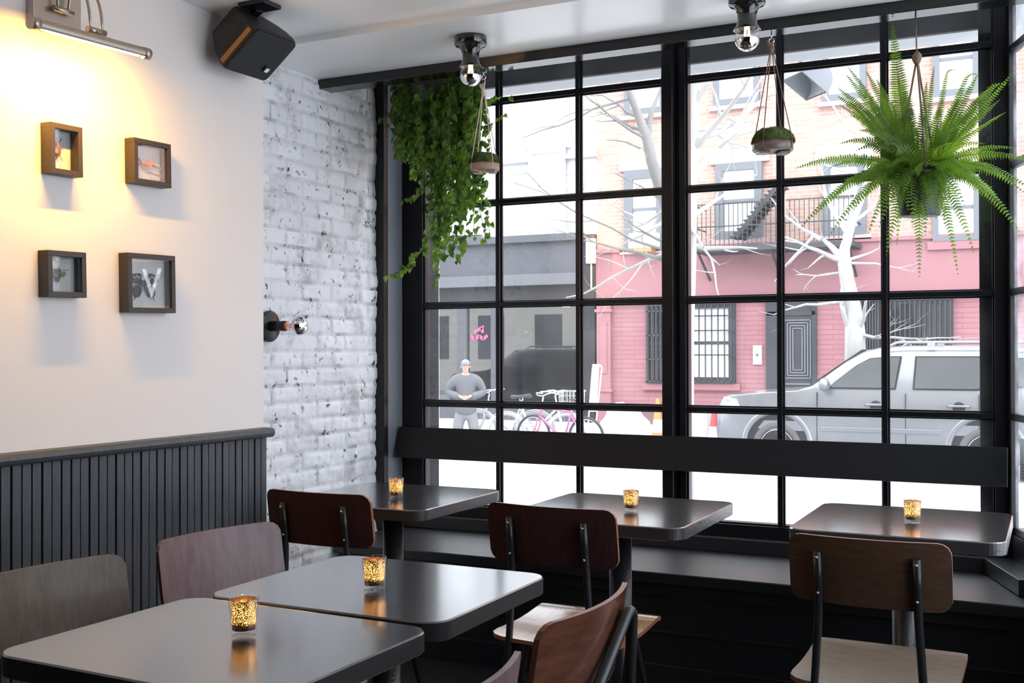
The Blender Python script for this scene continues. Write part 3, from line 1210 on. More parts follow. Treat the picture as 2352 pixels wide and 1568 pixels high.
s.bar(bk0 + Vector((-0.02, 0.01, -0.012)), sm @ Vector((0, 0.142, 0.0)), 0.03, 0.02)
obj('bracket', s, 'black_paint', spk, bevel=0.003)

# ================================================================== SHADOW BOX FRAMES
MT['frame_black'] = M('black_frame', (0.030, 0.026, 0.026), 0.45)
MT['frame_brown'] = M('dark_brown_frame', (0.040, 0.028, 0.024), 0.45)
MT['mat_white'] = M('frame_backing', (0.72, 0.71, 0.70), 0.7)
MT['frame_glass'] = thin_glass('frame_glass', (1, 1, 1), 2.0)
MT['wing_dark'] = M('wing_black', (0.015, 0.014, 0.016), 0.5)
MT['wing_orange'] = M('wing_orange', (0.62, 0.20, 0.04), 0.5)
MT['wing_brown'] = M('wing_brown', (0.20, 0.075, 0.028), 0.5)
MT['wing_olive'] = M('wing_olive', (0.20, 0.20, 0.10), 0.5)
MT['wing_spot'] = M('wing_spots', (0.8, 0.8, 0.78), 0.5)
FD = 0.042


def flat(mb, pts, x, th=0.0012, mi=0):
    """flat cut-out parallel to the wall: pts in (y, z)"""
    n = len(pts)
    vs = [(x, p[0], p[1]) for p in pts] + [(x + th, p[0], p[1]) for p in pts]
    fs = [tuple(range(n))[::-1], tuple(range(n, 2 * n))] + [(i, (i + 1) % n, n + (i + 1) % n, n + i) for i in range(n)]
    return mb.add(vs, fs, mi)


def blob(cy, cz, ry, rz, rot=0.0, n=14, lump=0.0):
    o = []
    for k in range(n):
        a = 2 * PI * k / n
        r = 1 + lump * math.sin(3 * a + 1)
        u, v = ry * r * math.cos(a), rz * r * math.sin(a)
        o.append((cy + u * math.cos(rot) - v * math.sin(rot), cz + u * math.sin(rot) + v * math.cos(rot)))
    return o


def make_frame(label, px_tl, px_tr, px_br, px_bl, bugs, fm='frame_black'):
    xf = XW + FD
    q = [P(*p, x=xf) for p in (px_tl, px_tr, px_br, px_bl)]
    cy = sum(p.y for p in q) / 4
    cz = sum(p.z for p in q) / 4
    w_ = ((q[1] - q[0]).length + (q[2] - q[3]).length) / 2
    h_ = ((q[3] - q[0]).length + (q[2] - q[1]).length) / 2
    ang = math.atan2((q[1] - q[0]).z + (q[2] - q[3]).z, (q[1] - q[0]).y + (q[2] - q[3]).y)
    t = thing('shadow_box_frame', label, 'picture frame', (XW, cy, cz), 0, 'insect shadow boxes on the cream wall')
    rot = Matrix.Rotation(ang, 4, 'X')
    b_ = 0.016
    fr = MB()
    for (y0, y1, z0, z1) in ((-w_ / 2, w_ / 2, h_ / 2 - b_, h_ / 2), (-w_ / 2, w_ / 2, -h_ / 2, -h_ / 2 + b_), (-w_ / 2, -w_ / 2 + b_, -h_ / 2 + b_, h_ / 2 - b_), (w_ / 2 - b_, w_ / 2, -h_ / 2 + b_, h_ / 2 - b_)):
        fr.box((0.0005, y0, z0), (FD, y1, z1))
    obj('frame', fr.transform(rot), fm, t, bevel=0.001)
    obj('backing', MB().box((0.001, -w_ / 2 + b_, -h_ / 2 + b_), (0.008, w_ / 2 - b_, h_ / 2 - b_)).transform(rot), 'mat_white', t)
    obj('glass_pane', MB().box((FD - 0.008, -w_ / 2 + b_, -h_ / 2 + b_), (FD - 0.006, w_ / 2 - b_, h_ / 2 - b_)).transform(rot), 'frame_glass', t)
    W2, H2 = w_ / 2 - b_, h_ / 2 - b_
    made = {}
    for (nm, mt, shapes) in bugs:
        mb = MB()
        for sh in shapes:
            flat(mb, [(p[0] * W2, p[1] * H2) for p in sh], 0.016 + random.random() * 0.003)
        par = made.get('insect', t)
        o = obj(nm, mb.transform(rot), mt, t if nm == 'insect' else par)
        made.setdefault(nm, o)
    return t


# nearest-to-lamp box: brown beetle with pale flower heads
beetle = [('insect', 'wing_brown', [blob(-0.22, -0.05, 0.20, 0.27), blob(-0.22, 0.30, 0.12, 0.12)]),
          ('legs', 'wing_dark', [[(-0.5, -0.5), (-0.22, -0.1), (-0.47, -0.52)], [(0.1, -0.5), (-0.2, -0.1), (0.07, -0.52)], [(-0.55, 0.1), (-0.2, 0.1), (-0.55, 0.05)], [(0.15, 0.1), (-0.2, 0.1), (0.15, 0.05)], [(-0.38, 0.62), (-0.2, 0.3), (-0.41, 0.6)], [(0.0, 0.62), (-0.2, 0.3), (0.03, 0.6)]])]
make_frame('small tall shadow box under the picture lamp holding a brown beetle', (117, 280), (191, 292), (190, 409), (117, 395), beetle, 'frame_brown')
orange = [('insect', 'wing_brown', [[(-0.95, 0.35), (-0.5, 0.25), (-0.3, -0.02), (-0.45, -0.2), (-0.75, -0.05)], blob(-0.12, -0.12, 0.22, 0.07, -0.1)]),
          ('wing', 'wing_orange', [[(-0.25, -0.02), (0.25, 0.25), (0.45, 0.2), (0.35, -0.05), (0.0, -0.33), (-0.25, -0.28)]]),
          ('twig', 'wing_olive', [[(0.3, 0.05), (0.98, -0.12), (0.98, -0.26), (0.4, -0.06)], [(-0.1, -0.45), (0.9, -0.55), (0.98, -0.66), (0.2, -0.53)]])]
make_frame('wide tilted shadow box holding an orange winged butterfly', (312, 315), (395, 333), (392, 431), (306, 419), orange, 'frame_brown')
bee = [('insect', 'wing_dark', [blob(-0.25, 0.22, 0.14, 0.13), blob(-0.25, -0.12, 0.13, 0.35)]),
       ('wing', 'wing_olive', [blob(-0.52, 0.0, 0.24, 0.13, -0.5), blob(0.05, 0.0, 0.24, 0.13, 0.5)]),
       ('legs', 'wing_dark', [[(-0.9, 0.32), (-0.25, 0.22), (-0.9, 0.28)], [(0.45, 0.30), (-0.25, 0.2), (0.45, 0.26)]])]
make_frame('smallest squarish shadow box holding a small dark bee', (112, 574), (201, 580), (197, 684), (110, 681), bee)
swal = [('insect', 'wing_dark', [blob(-0.12, -0.08, 0.05, 0.24), blob(-0.55, 0.22, 0.28, 0.20, 0.35, lump=0.1), blob(0.30, 0.22, 0.28, 0.20, -0.35, lump=0.1), [(-0.16, 0.1), (-0.95, 0.5), (-0.85, 0.12), (-0.2, -0.1)], [(-0.08, 0.1), (0.62, 0.45), (0.5, 0.05), (-0.05, -0.1)], blob(-0.48, -0.32, 0.20, 0.26, -0.2), blob(0.22, -0.32, 0.20, 0.26, 0.2), [(-0.6, -0.5), (-0.68, -0.72), (-0.55, -0.55)], [(0.3, -0.5), (0.36, -0.74), (0.26, -0.55)]]),
        ('wing_spots', 'wing_spot', [blob(-0.55 + 0.07 * i, 0.30 - 0.04 * (i % 3), 0.028, 0.03, n=6) for i in range(-2, 4)] + [blob(0.20 + 0.07 * i, 0.30 - 0.04 * (i % 3), 0.028, 0.03, n=6) for i in range(-1, 4)])]
fr4 = make_frame('largest shadow box, lowest on the wall, holding a black spotted swallowtail', (297, 580), (405, 588), (402, 719), (294, 717), swal)
for ch in fr4.children:
    for g_ in ch.children:
        if g_.name.startswith('wing_spots'):
            g_.location.x += 0.003

# ================================================================== BULBS
MT['copper'] = M('copper_socket', (0.75, 0.32, 0.17), 0.25, metal=1)
MT['gloss_black'] = M('glazed_black_porcelain', (0.010, 0.010, 0.011), 0.08, coat=0.6)
MT['filament'] = emitter('filament', (1.0, 0.50, 0.16), 45)
MT['bulb_glass'] = thin_glass('bulb_glass', (1, 0.99, 0.97), 1.5)


def bulb_parts(parent, tr, lit):
    """globe bulb hanging down -z from the origin, lower half mirrored"""
    R = 0.040
    cz = -0.050
    neck = [(0.013, 0.0), (0.014, -0.010)]
    up = [(R * math.sin(a), cz + R * math.cos(a)) for a in [math.radians(d) for d in range(24, 91, 6)]]
    lo = [(R * math.sin(a), cz + R * math.cos(a)) for a in [math.radians(d) for d in range(90, 181, 6)]]
    g = obj('bulb', MB().lathe(neck + up, 32).transform(tr), 'bulb_glass', parent)
    obj('mirror_cap', MB().lathe([(R * math.sin(a), cz + R * math.cos(a)) for a in [math.radians(d) for d in range(92, 181, 4)]], 32).transform(tr), 'chrome', g)
    fl = MB()
    for k in range(6):
        a = k * PI / 3
        fl.tube([(0.007 * math.cos(a), 0.007 * math.sin(a), -0.012), (0.009 * math.cos(a + 0.5), 0.009 * math.sin(a + 0.5), -0.045)], 0.0012, 6)
    obj('filament', fl.transform(tr), 'filament' if lit else 'copper', g)
    return g


def make_ceiling_bulb(label, xy):
    t = thing('ceiling_lamp', label, 'lamp', (xy[0], xy[1], 2.43), 0, 'bare bulbs in black porcelain holders')
    prof = [(0.0, 0.0), (0.060, 0.0), (0.0605, -0.006), (0.060, -0.026), (0.056, -0.033), (0.046, -0.036), (0.036, -0.046), (0.031, -0.062), (0.0305, -0.080), (0.034, -0.098), (0.043, -0.110), (0.045, -0.113), (0.043, -0.114), (0.030, -0.100), (0.0, -0.098)]
    obj('lamp_holder', MB().lathe(prof, 40), 'gloss_black', t)
    bulb_parts(t, Matrix.Translation((0, 0, -0.092)), True)
    point_light('bulb_light', (0, 0, -0.125), 0.2, (1.0, 0.55, 0.22), 0.012, t)
    return t


make_ceiling_bulb('black porcelain ceiling holder with lit globe bulb in front of the ivy', (-1.915, 3.536))
make_ceiling_bulb('black porcelain ceiling holder with lit globe bulb, second from the ivy', (-0.887, 3.524))

sc_p = P(619, 749, x=XB + 0.012)
sc = thing('wall_sconce', 'black disc wall light with mirrored globe bulb on the white brick', 'lamp', (XB + 0.010, sc_p.y, sc_p.z))
obj('wall_disc', MB().lathe([(0.0, 0.0), (0.062, 0.0), (0.062, 0.006), (0.060, 0.008), (0.0, 0.008)], 40, axis='x'), 'steel_black', sc)
obj('socket_tube', MB().lathe([(0.0, 0.006), (0.020, 0.006), (0.020, 0.082), (0.018, 0.084), (0.0, 0.084)], 28, axis='x'), 'steel_black', sc)
obj('socket_ring', MB().lathe([(0.0, 0.083), (0.0165, 0.083), (0.0165, 0.0875), (0.013, 0.089), (0.0, 0.089)], 28, axis='x'), 'copper', sc)
bulb_parts(sc, Matrix.Translation((0.088, 0, 0)) @ Matrix.Rotation(math.radians(-90), 4, 'Y'), False)

# ================================================================== HANGING MOSS PLANTERS


def make_moss_planter(label, hook, knot_z, tray_c, tray_w, tray_h, wood_m, rope_m, rz, seed, round_=True):
    rnd = random.Random(seed)
    t = thing('moss_planter', label, 'planter', tray_c, 0, 'moss planters hung from the header beam')
    O = Vector(tray_c)
    r = tray_w / 2
    th = tray_h
    obj('tray', MB().lathe([(0.0, -th), (r * 0.97, -th), (r, -th + 0.004), (r, -0.002), (r - 0.004, 0.0), (r - 0.010, -0.004), (0.0, -0.006)], 40), wood_m, t)
    s = MB()
    for q in (-1, 1):
        s.box((q * r * 0.52 - r * 0.26, -r * 0.35, -th - 0.011), (q * r * 0.52 + r * 0.26, r * 0.35, -th))
    obj('tray_foot', s.transform(Matrix.Rotation(rz, 4, 'Z')), wood_m, t, bevel=0.002)
    mo = MB()
    hm = r * 0.72
    nseg, nring = 36, 12
    vs, fs = [], []
    for k in range(nring + 1):
        a = PI / 2 * k / nring
        for j in range(nseg):
            b_ = 2 * PI * j / nseg
            q = 1 + 0.08 * NZ.noise(Vector((math.cos(b_) * 2, math.sin(b_) * 2, a * 2 + seed)))
            vs.append((r * 1.01 * math.cos(a) ** 0.75 * q * math.cos(b_) if k < nring else 0, r * 1.01 * math.cos(a) ** 0.75 * q * math.sin(b_) if k < nring else 0, -0.004 + hm * math.sin(a) * q))
    for k in range(nring):
        for j in range(nseg):
            j2 = (j + 1) % nseg
            fs.append((k * nseg + j, k * nseg + j2, (k + 1) * nseg + j2, (k + 1) * nseg + j))
    mo.add(vs, fs, 0, True)
    for k in range(5200):
        a = math.asin(rnd.random())
        b_ = rnd.random() * 2 * PI
        q = 1 + 0.08 * NZ.noise(Vector((math.cos(b_) * 2, math.sin(b_) * 2, a * 2 + seed)))
        p = Vector((r * 1.0 * math.cos(a) ** 0.75 * q * math.cos(b_), r * 1.0 * math.cos(a) ** 0.75 * q * math.sin(b_), -0.006 + hm * math.sin(a) * q))
        nrm = Vector((math.cos(a) * math.cos(b_), math.cos(a) * math.sin(b_), math.sin(a) + 0.25)).normalized()
        d = (nrm + Vector((rnd.uniform(-.5, .5), rnd.uniform(-.5, .5), rnd.uniform(-.3, .5)))).normalized()
        sd = d.orthogonal().normalized() * 0.0009
        L = rnd.uniform(0.004, 0.010)
        mo.add([p - sd, p + sd, p + d * L], [(0, 1, 2)])
    obj('moss', mo, 'moss', t)
    kn = Vector((hook[0], hook[1], knot_z)) - O
    for k in range(4):
        a = rz + PI / 4 + k * PI / 2
        e = Vector((r * 1.02 * math.cos(a), r * 1.02 * math.sin(a), 0))
        pts = [kn + Vector((0.004 * math.cos(a), 0.004 * math.sin(a), 0)), kn + Vector((0.01 * math.cos(a), 0.01 * math.sin(a), -0.03)), e + Vector((0, 0, 0.004)), e + Vector((0, 0, -th)), Vector((0.2 * e.x, 0.2 * e.y, -th - 0.004))]
        obj('rope', MB().tube(smooth_path(pts, 0.012, 4), 0.0019, 7), rope_m, t)
    k_ = MB()
    k_.lathe([(0.0, 0.012), (0.006, 0.010), (0.010, 0.002), (0.009, -0.008), (0.007, -0.014), (0.004, -0.02)], 14, kn)
    k_.tube([kn + Vector((0, 0, 0.0)), kn + Vector((-0.010, 0.0, 0.016)), kn + Vector((-0.016, 0, 0.030))], 0.005, 8)
    k_.tube([kn + Vector((0, 0, 0.0)), kn + Vector((0.002, 0.0, 0.016)), kn + Vector((0.004, 0, 0.034))], 0.003, 8)
    obj('knot', k_, rope_m, t)
    hk = MB()
    H = Vector((hook[0], hook[1], hook[2])) - O
    ring = [H + Vector((0.009 * math.sin(a), 0, -0.018 - 0.009 + 0.009 * math.cos(a))) for a in [2 * PI * k / 16 for k in range(16)]]
    hk.tube(ring, 0.0019, 7, closed=True)
    hk.tube([H, H + Vector((0, 0, -0.018))], 0.002, 7)
    lo = kn.z + 0.01
    hi = H.z - 0.034
    hk.tube(smooth_path([(H.x, H.y, hi), (H.x + 0.010, H.y, hi - 0.012), (H.x - 0.008, H.y, (hi + lo) / 2), (H.x + 0.002, H.y, lo)], 0.01, 4), 0.0019, 7)
    obj('hook', hk, 'chrome', t)
    return t


h1 = P(1111, 160, y=3.845)
k1 = P(1109, 210, y=3.845)
t1 = P(1113, 374, y=3.845)
make_moss_planter('round moss planter on pale ropes hanging beside the ivy', (h1.x, h1.y, 2.39), k1.z, (t1.x, t1.y, t1.z), 0.118, 0.031, 'tray_wood', 'rope', 0.25, 3)
h2 = P(1772, 70, y=3.845)
k2 = P(1768, 112, y=3.845)
t2 = P(1775, 326, y=3.845)
make_moss_planter('dark moss planter on brown ropes between the middle post and the fern', (h2.x, h2.y, 2.39), k2.z, (t2.x, t2.y, t2.z), 0.142, 0.032, 'tray_dark', 'rope_brown', 0.55, 5)

# ================================================================== HANGING FERN
FY = 3.86
fc = P(2105, 372, y=FY)
fern = thing('hanging_fern', 'large bright green fern hanging in a dark pot at the corner of the window', 'plant', fc)
pot_t, pot_b = P(2112, 400, y=FY), P(2112, 496, y=FY)
pr = 0.5 * (P(2172, 450, y=FY).x - P(2062, 450, y=FY).x)
pz0, pz1 = pot_b.z - fc.z, pot_t.z - fc.z + 0.01
pxo = pot_t.x - fc.x
obj('pot', MB().lathe([(0.0, pz0), (pr * 0.86, pz0), (pr * 0.88, pz0 + 0.004), (pr * 1.02, pz1 - 0.02), (pr * 1.08, pz1 - 0.02), (pr * 1.08, pz1), (pr * 1.0, pz1), (0.0, pz1 - 0.02)], 40, (pxo, 0, 0)), M('fern_pot', (0.012, 0.012, 0.014), 0.4), fern)
kx = P(2106, 132, y=FY) - fc
s = MB()
top = Vector((P(2103, 40, y=FY).x - fc.x, 0, 2.39 - fc.z))
s.tube([top, kx], 0.0026, 8)
obj('rope', s, 'rope_brown', fern)
s = MB().lathe([(0.0, 0.022), (0.010, 0.016), (0.016, 0.004), (0.014, -0.010), (0.009, -0.020), (0.0, -0.024)], 14, kx)
s.tube([kx + Vector((0.012 * math.cos(a), 0.012 * math.sin(a), 0.006 * math.sin(2 * a))) for a in [2 * PI * k / 14 for k in range(14)]], 0.005, 7, closed=True)
obj('knot', s, 'rope_brown', fern)
for k in range(3):
    a = 0.9 + 2 * PI * k / 3
    obj('rope', MB().tube([kx, Vector((pxo + pr * math.cos(a), pr * math.sin(a), pz1))], 0.0034, 8), 'rope_brown', fern)


def make_frond(base, tip, lift, width, rnd, curl=0.0):
    """one fern frond from base to tip in fern-local space"""
    base, tip = Vector(base), Vector(tip)
    L = (tip - base).length
    ctrl = base.lerp(tip, 0.45) + Vector((0, 0, lift))
    pts = []
    N = max(24, int(L / 0.0078))
    for k in range(N + 1):
        t = k / N
        p = (1 - t) ** 2 * base + 2 * t * (1 - t) * ctrl + t * t * tip
        if curl and t > 0.88:
            q = (t - 0.88) / 0.12
            p = p + Vector((curl * q * q, 0, -abs(curl) * 1.4 * q * q))
        pts.append(p)
    mb = MB()
    mb.tube(pts[::2] if len(pts) > 40 else pts, [0.0016 * (1 - 0.8 * i / len(pts[::2] if len(pts) > 40 else pts)) for i in range(len(pts[::2] if len(pts) > 40 else pts))], 5)
    yaw = rnd.uniform(-0.5, 0.5)
    for k in range(2, N + 1):
        t = k / N
        p = pts[k]
        d = (pts[k] - pts[k - 1]).normalized()
        s_ = d.cross(Vector((math.sin(yaw), -math.cos(yaw) * 0.8, 0.55))).normalized()
        up = s_.cross(d).normalized()
        w = width * min(1.0, t * 7) * (1 - max(0, t - 0.25) / 0.75) ** 0.75 + 0.002
        for sg in (-1, 1):
            dr = (s_ * sg * 0.95 + d * 0.32 - up * rnd.uniform(0.02, 0.30) + Vector((0, 0, -0.10))).normalized()
            lw = 0.0040 + w * 0.05
            w_ = w * rnd.uniform(0.86, 1.08)
            a_ = d * lw
            mid = p + dr * w_ * 0.5 + up * 0.0012
            mb.add([p - a_ * 0.55, p + a_ * 0.55, mid + a_ * 0.62, p + dr * w_ - up * w_ * 0.12, mid - a_ * 0.55], [(0, 1, 2, 4), (4, 2, 3)])
    return mb


rf = random.Random(11)
FR = [  # tip pixel, depth offset, lift, half width
    (2050, 55, 0.02, -0.02, 0.040), (1948, 154, 0.05, 0.045, 0.026), (1944, 172, 0.02, 0.05, 0.028), (1926, 203, -0.02, 0.05, 0.027), (1925, 221, 0.0, 0.055, 0.026), (1930, 242, -0.06, 0.06, 0.026),
    (1990, 165, 0.08, 0.03, 0.024), (2232, 152, 0.05, 0.02, 0.022), (2246, 170, 0.02, 0.02, 0.026), (2302, 176, 0.0, 0.03, 0.027), (2334, 158, -0.05, 0.0, 0.020), (2180, 143, 0.06, 0.03, 0.014),
    (2145, 155, 0.10, 0.01, 0.015), (2128, 190, -0.06, 0.03, 0.02), (2310, 258, 0.04, 0.04, 0.02), (2295, 230, 0.10, 0.03, 0.02), (1985, 210, 0.10, 0.04, 0.022), (2080, 205, -0.05, 0.03, 0.022), (2165, 230, 0.10, 0.03, 0.022), (2210, 215, -0.08, 0.03, 0.024),
    (1828, 386, 0.03, 0.09, 0.030), (1968, 345, -0.10, 0.10, 0.024), (1906, 385, 0.12, 0.08, 0.02), (1838, 525, -0.02, 0.15, 0.028), (1869, 497, -0.06, 0.13, 0.030), (1905, 541, -0.09, 0.13, 0.030), (1962, 480, 0.06, 0.10, 0.026), (1995, 535, -0.10, 0.12, 0.030), (2036, 586, -0.10, 0.13, 0.030), (2000, 440, -0.13, 0.10, 0.028),
    (2112, 634, -0.11, 0.12, 0.028), (2085, 480, -0.13, 0.09, 0.030), (2060, 520, 0.09, 0.12, 0.026), (2140, 470, -0.14, 0.08, 0.030), (2171, 522, -0.12, 0.11, 0.027), (2200, 628, -0.06, 0.14, 0.022), (2236, 577, 0.02, 0.14, 0.028), (2215, 470, -0.10, 0.10, 0.028), (2285, 470, -0.05, 0.12, 0.030), (2318, 492, 0.0, 0.12, 0.030),
    (2340, 530, 0.05, 0.14, 0.030), (2362, 430, 0.02, 0.10, 0.032), (2372, 370, -0.03, 0.08, 0.026), (2330, 340, 0.09, 0.07, 0.022), (2350, 440, -0.08, 0.11, 0.028), (2260, 330, -0.12, 0.07, 0.026), (2200, 330, -0.16, 0.07, 0.024), (2030, 330, -0.15, 0.07, 0.026), (2050, 380, -0.17, 0.07, 0.028), (2110, 405, -0.18, 0.06, 0.028), (2165, 400, -0.17, 0.07, 0.027), (2075, 445, -0.15, 0.09, 0.028), (2095, 520, -0.12, 0.11, 0.028), (2125, 540, -0.14, 0.11, 0.026), (2150, 500, -0.13, 0.10, 0.028), (2045, 470, -0.14, 0.10, 0.028), (2185, 460, -0.14, 0.09, 0.028), (2020, 520, -0.08, 0.12, 0.026), (2060, 560, 0.06, 0.13, 0.024), (1975, 300, -0.10, 0.09, 0.026), (1955, 265, 0.04, 0.08, 0.026), (2240, 250, -0.06, 0.05, 0.026), (2270, 205, 0.06, 0.04, 0.024), (2015, 185, 0.0, 0.04, 0.026), (2060, 150, 0.04, 0.02, 0.022), (2215, 395, -0.15, 0.08, 0.028), (1930, 330, -0.06, 0.11, 0.026), (1960, 420, -0.12, 0.09, 0.028), (2250, 420, -0.13, 0.09, 0.028)]
for (tx, ty, dy, lift, wd) in FR:
    tip = P(tx, ty, y=FY + dy) - fc
    a = math.atan2(dy * 2 + rf.uniform(-0.3, 0.3), tip.x)
    base = Vector((pxo + 0.035 * math.cos(a), 0.035 * math.sin(a), pz1 - 0.005))
    cl = 0.02 if (tx in (2232, 2302, 2180)) else 0.0
    obj('frond', make_frond(base, tip, lift, wd * 1.38, rf, cl), 'leaf_fern', fern)

# ================================================================== HANGING IVY
IY = 4.12
ic = P(1005, 200, y=IY)
ivy = thing('hanging_ivy', 'dense trailing ivy hanging behind the header beam at the left of the window', 'plant', (ic.x, IY, 2.44))
IO = Vector((ic.x, IY, 2.44))
obj('pot', MB().lathe([(0.0, -0.08), (0.10, -0.08), (0.13, 0.06), (0.125, 0.06), (0.10, -0.06), (0.0, -0.06)], 28), 'frame_black', ivy)
obj('hanger', MB().tube([(0.12, 0, 0.05), (0, 0, 0.18), (-0.12, 0, 0.05)], 0.003, 6), 'steel_black', ivy)


def leaf(mb, p, d, nrm, s):
    """heart shaped leaf, folded a little along its midrib"""
    d = d.normalized()
    sd = d.cross(nrm).normalized()
    up = sd.cross(d).normalized()
    q = lambda u, v, w=0.0: p + d * (u * s) + sd * (v * s) + up * (w * s)
    vs = [q(0.0, 0), q(-0.12, 0.28, 0.06), q(0.18, 0.47, 0.09), q(0.55, 0.34, 0.05), q(1.0, 0.0, -0.10), q(0.55, -0.34, 0.05), q(0.18, -0.47, 0.09), q(-0.12, -0.28, 0.06), q(0.45, 0.0, 0.0)]
    mb.add(vs, [(0, 1, 2, 8), (8, 2, 3), (8, 3, 4), (8, 4, 5), (8, 5, 6), (0, 8, 6, 7)], 0, False)


ri = random.Random(5)


def vine(path, dens, smin, smax, dark=False):
    pts = smooth_path(path, 0.05, 4)
    mb = MB()
    mb.tube(pts, 0.0011, 5, mi=1)
    acc = 0.0
    sgn = 1
    for i in range(1, len(pts)):
        seg = pts[i] - pts[i - 1]
        L = seg.length
        acc += L
        while acc > dens:
            acc -= dens
            p = pts[i] - seg.normalized() * acc
            sgn = -sgn
            out = Vector((ri.uniform(-1, 1), ri.uniform(-1, 1) - 0.35, ri.uniform(-0.5, 0.3))).normalized()
            st = p + out * ri.uniform(0.006, 0.02)
            mb.tube([p, st], 0.0007, 4, mi=1)
            d = (out * 0.5 + Vector((ri.uniform(-.3, .3), ri.uniform(-.5, .2), -0.8))).normalized()
            nr = Vector((ri.uniform(-0.6, 0.6), -1, ri.uniform(-0.2, 0.8))).normalized()
            leaf(mb, st, d, nr, ri.uniform(smin, smax))
    return mb


def add_vine(path, dens=0.016, smin=0.020, smax=0.034):
    obj('vine', vine([Vector(p) - IO for p in path], dens, smin, smax), ['leaf_ivy', 'twig'], ivy)


for k in range(58):
    u = ri.random()
    tx = 905 + 210 * u
    # outline of the lower edge: longest at the middle and right
    end = 330 + 230 * math.exp(-((u - 0.62) / 0.30) ** 2) + ri.uniform(-90, 60)
    if k % 3 == 0:
        end = ri.uniform(300, 420)
    bx = 915 + 185 * u + (end - 200) * (0.10 if u < 0.5 else 0.0) + ri.uniform(-14, 14)
    dy = ri.uniform(-0.14, 0.16)
    y_ = IY + dy
    path = [P(tx * 0.6 + 1005 * 0.4, 170, y=y_ * 0.5 + IY * 0.5), P(tx, 215 + ri.uniform(-15, 10), y=y_)]
    nseg = 4
    for j in range(1, nseg + 1):
        t = j / nseg
        path.append(P(tx + (bx - tx) * t + ri.uniform(-9, 9), 215 + (end - 215) * t, y=y_ + ri.uniform(-0.02, 0.02)))
    add_vine(path, 0.0140, 0.024, 0.040)
for path in (
        [(1050, 190), (1060, 400), (1100, 470), (1118, 560)], [(1060, 190), (1085, 330), (1112, 440), (1120, 520)], [(1010, 190), (1040, 420), (1030, 520), (1055, 570)],
        [(985, 190), (990, 420), (1000, 530), (965, 580), (935, 620), (893, 632)], [(990, 190), (1000, 480), (975, 570), (940, 600), (925, 628)], [(1000, 190), (1010, 500), (1010, 600), (998, 650)],
        [(1040, 190), (1060, 500), (1072, 560), (1048, 600)], [(930, 190), (940, 330), (975, 440), (925, 460)], [(915, 190), (920, 260), (885, 262), (880, 285)], [(920, 190), (905, 250), (893, 300)],
        [(960, 190), (965, 340), (985, 450), (990, 520)], [(1090, 190), (1115, 230), (1140, 225), (1165, 222)], [(1085, 190), (1110, 300), (1140, 278), (1166, 262)], [(1100, 190), (1120, 280), (1125, 350)],
        [(1030, 190), (1040, 480), (1048, 560)], [(1070, 190), (1085, 420), (1090, 545)], [(940, 190), (935, 300), (935, 350), (928, 365)], [(1095, 300), (1105, 440), (1122, 500), (1126, 545)]):
    y_ = IY + ri.uniform(-0.10, 0.08)
    add_vine([P(a, b_, y=y_ + ri.uniform(-.01, .01)) for a, b_ in path], 0.019, 0.019, 0.032)

# ================================================================== STREET OUTSIDE
GZ = -0.48            # road level
SZ = -0.33            # pavement level
YF = 22.5             # house fronts across the street
MT['asphalt'] = M('pale_asphalt', (0.40, 0.41, 0.43), 0.85, var=((0.47, 0.48, 0.50), 0.7, (1, 2.5, 1)))
MT['pavement'] = M('pavement_concrete', (0.50, 0.50, 0.51), 0.85, var=((0.58, 0.58, 0.58), 0.8))
MT['kerb'] = M('kerb_stone', (0.42, 0.43, 0.45), 0.8)
struct('street', MB().box((-45, 7.2, GZ - 0.3), (35, 17.7, GZ)), 'asphalt')
struct('pavement_near', MB().box((-45, 4.63, SZ - 0.3), (35, 7.05, SZ)), 'pavement')
struct('pavement_far', MB().box((-45, 17.85, SZ - 0.3), (35, YF + 0.2, SZ)), 'pavement')
struct('kerb_near', MB().box((-45, 7.05, GZ - 0.3), (35, 7.2, SZ)), 'kerb')
struct('kerb_far', MB().box((-45, 17.7, GZ - 0.3), (35, 17.85, SZ)), 'kerb')
MT['road_paint'] = M('road_paint', (0.80, 0.80, 0.79), 0.7)
yl = P(1250, 1112, z=GZ).y
tag(obj('lane_line', MB().box((-45, yl - 0.10, GZ), (35, yl + 0.10, GZ + 0.004)), 'road_paint'), 'long white line painted along the middle of the street', 'road marking')

# ------------------------------------------------------------------ houses across the street
MT['pale_stone'] = M('pale_stone', (0.62, 0.62, 0.64), 0.8, bump=(6, 0.2))
MT['pale_trim'] = M('pale_window_trim', (0.52, 0.53, 0.56), 0.7)
MT['sash_grey'] = M('grey_sash', (0.16, 0.17, 0.19), 0.6)
MT['sash_dark'] = M('dark_sash', (0.04, 0.042, 0.05), 0.6)
MT['shop_grey'] = M('shopfront_grey', (0.082, 0.084, 0.100), 0.55, bump=(4, 0.2))
MT['shop_ledge'] = M('shopfront_ledge', (0.12, 0.125, 0.14), 0.5)
MT['shop_black'] = M('shopfront_black', (0.018, 0.019, 0.024), 0.5)
MT['blind'] = M('pale_blind', (0.78, 0.79, 0.78), 0.7)
MT['brick_orange'] = brick_mat('orange_brick', (0.46, 0.27, 0.22), (0.52, 0.33, 0.27), (0.52, 0.44, 0.41), bw=0.26, rh=0.085)
MT['red_paint'] = M('dull_red_paint', (0.33, 0.150, 0.170), 0.6)
MT['red_brick'] = brick_mat('red_painted_brick', (0.34, 0.155, 0.175), (0.37, 0.175, 0.195), (0.28, 0.125, 0.145), bw=0.60, rh=0.10, bump=0.6)
MT['red_dark'] = M('dark_red_base', (0.21, 0.11, 0.125), 0.6)
MT['lintel'] = M('pale_pink_lintel', (0.52, 0.38, 0.38), 0.7)
MT['iron'] = M('wrought_iron', (0.045, 0.048, 0.055), 0.6)
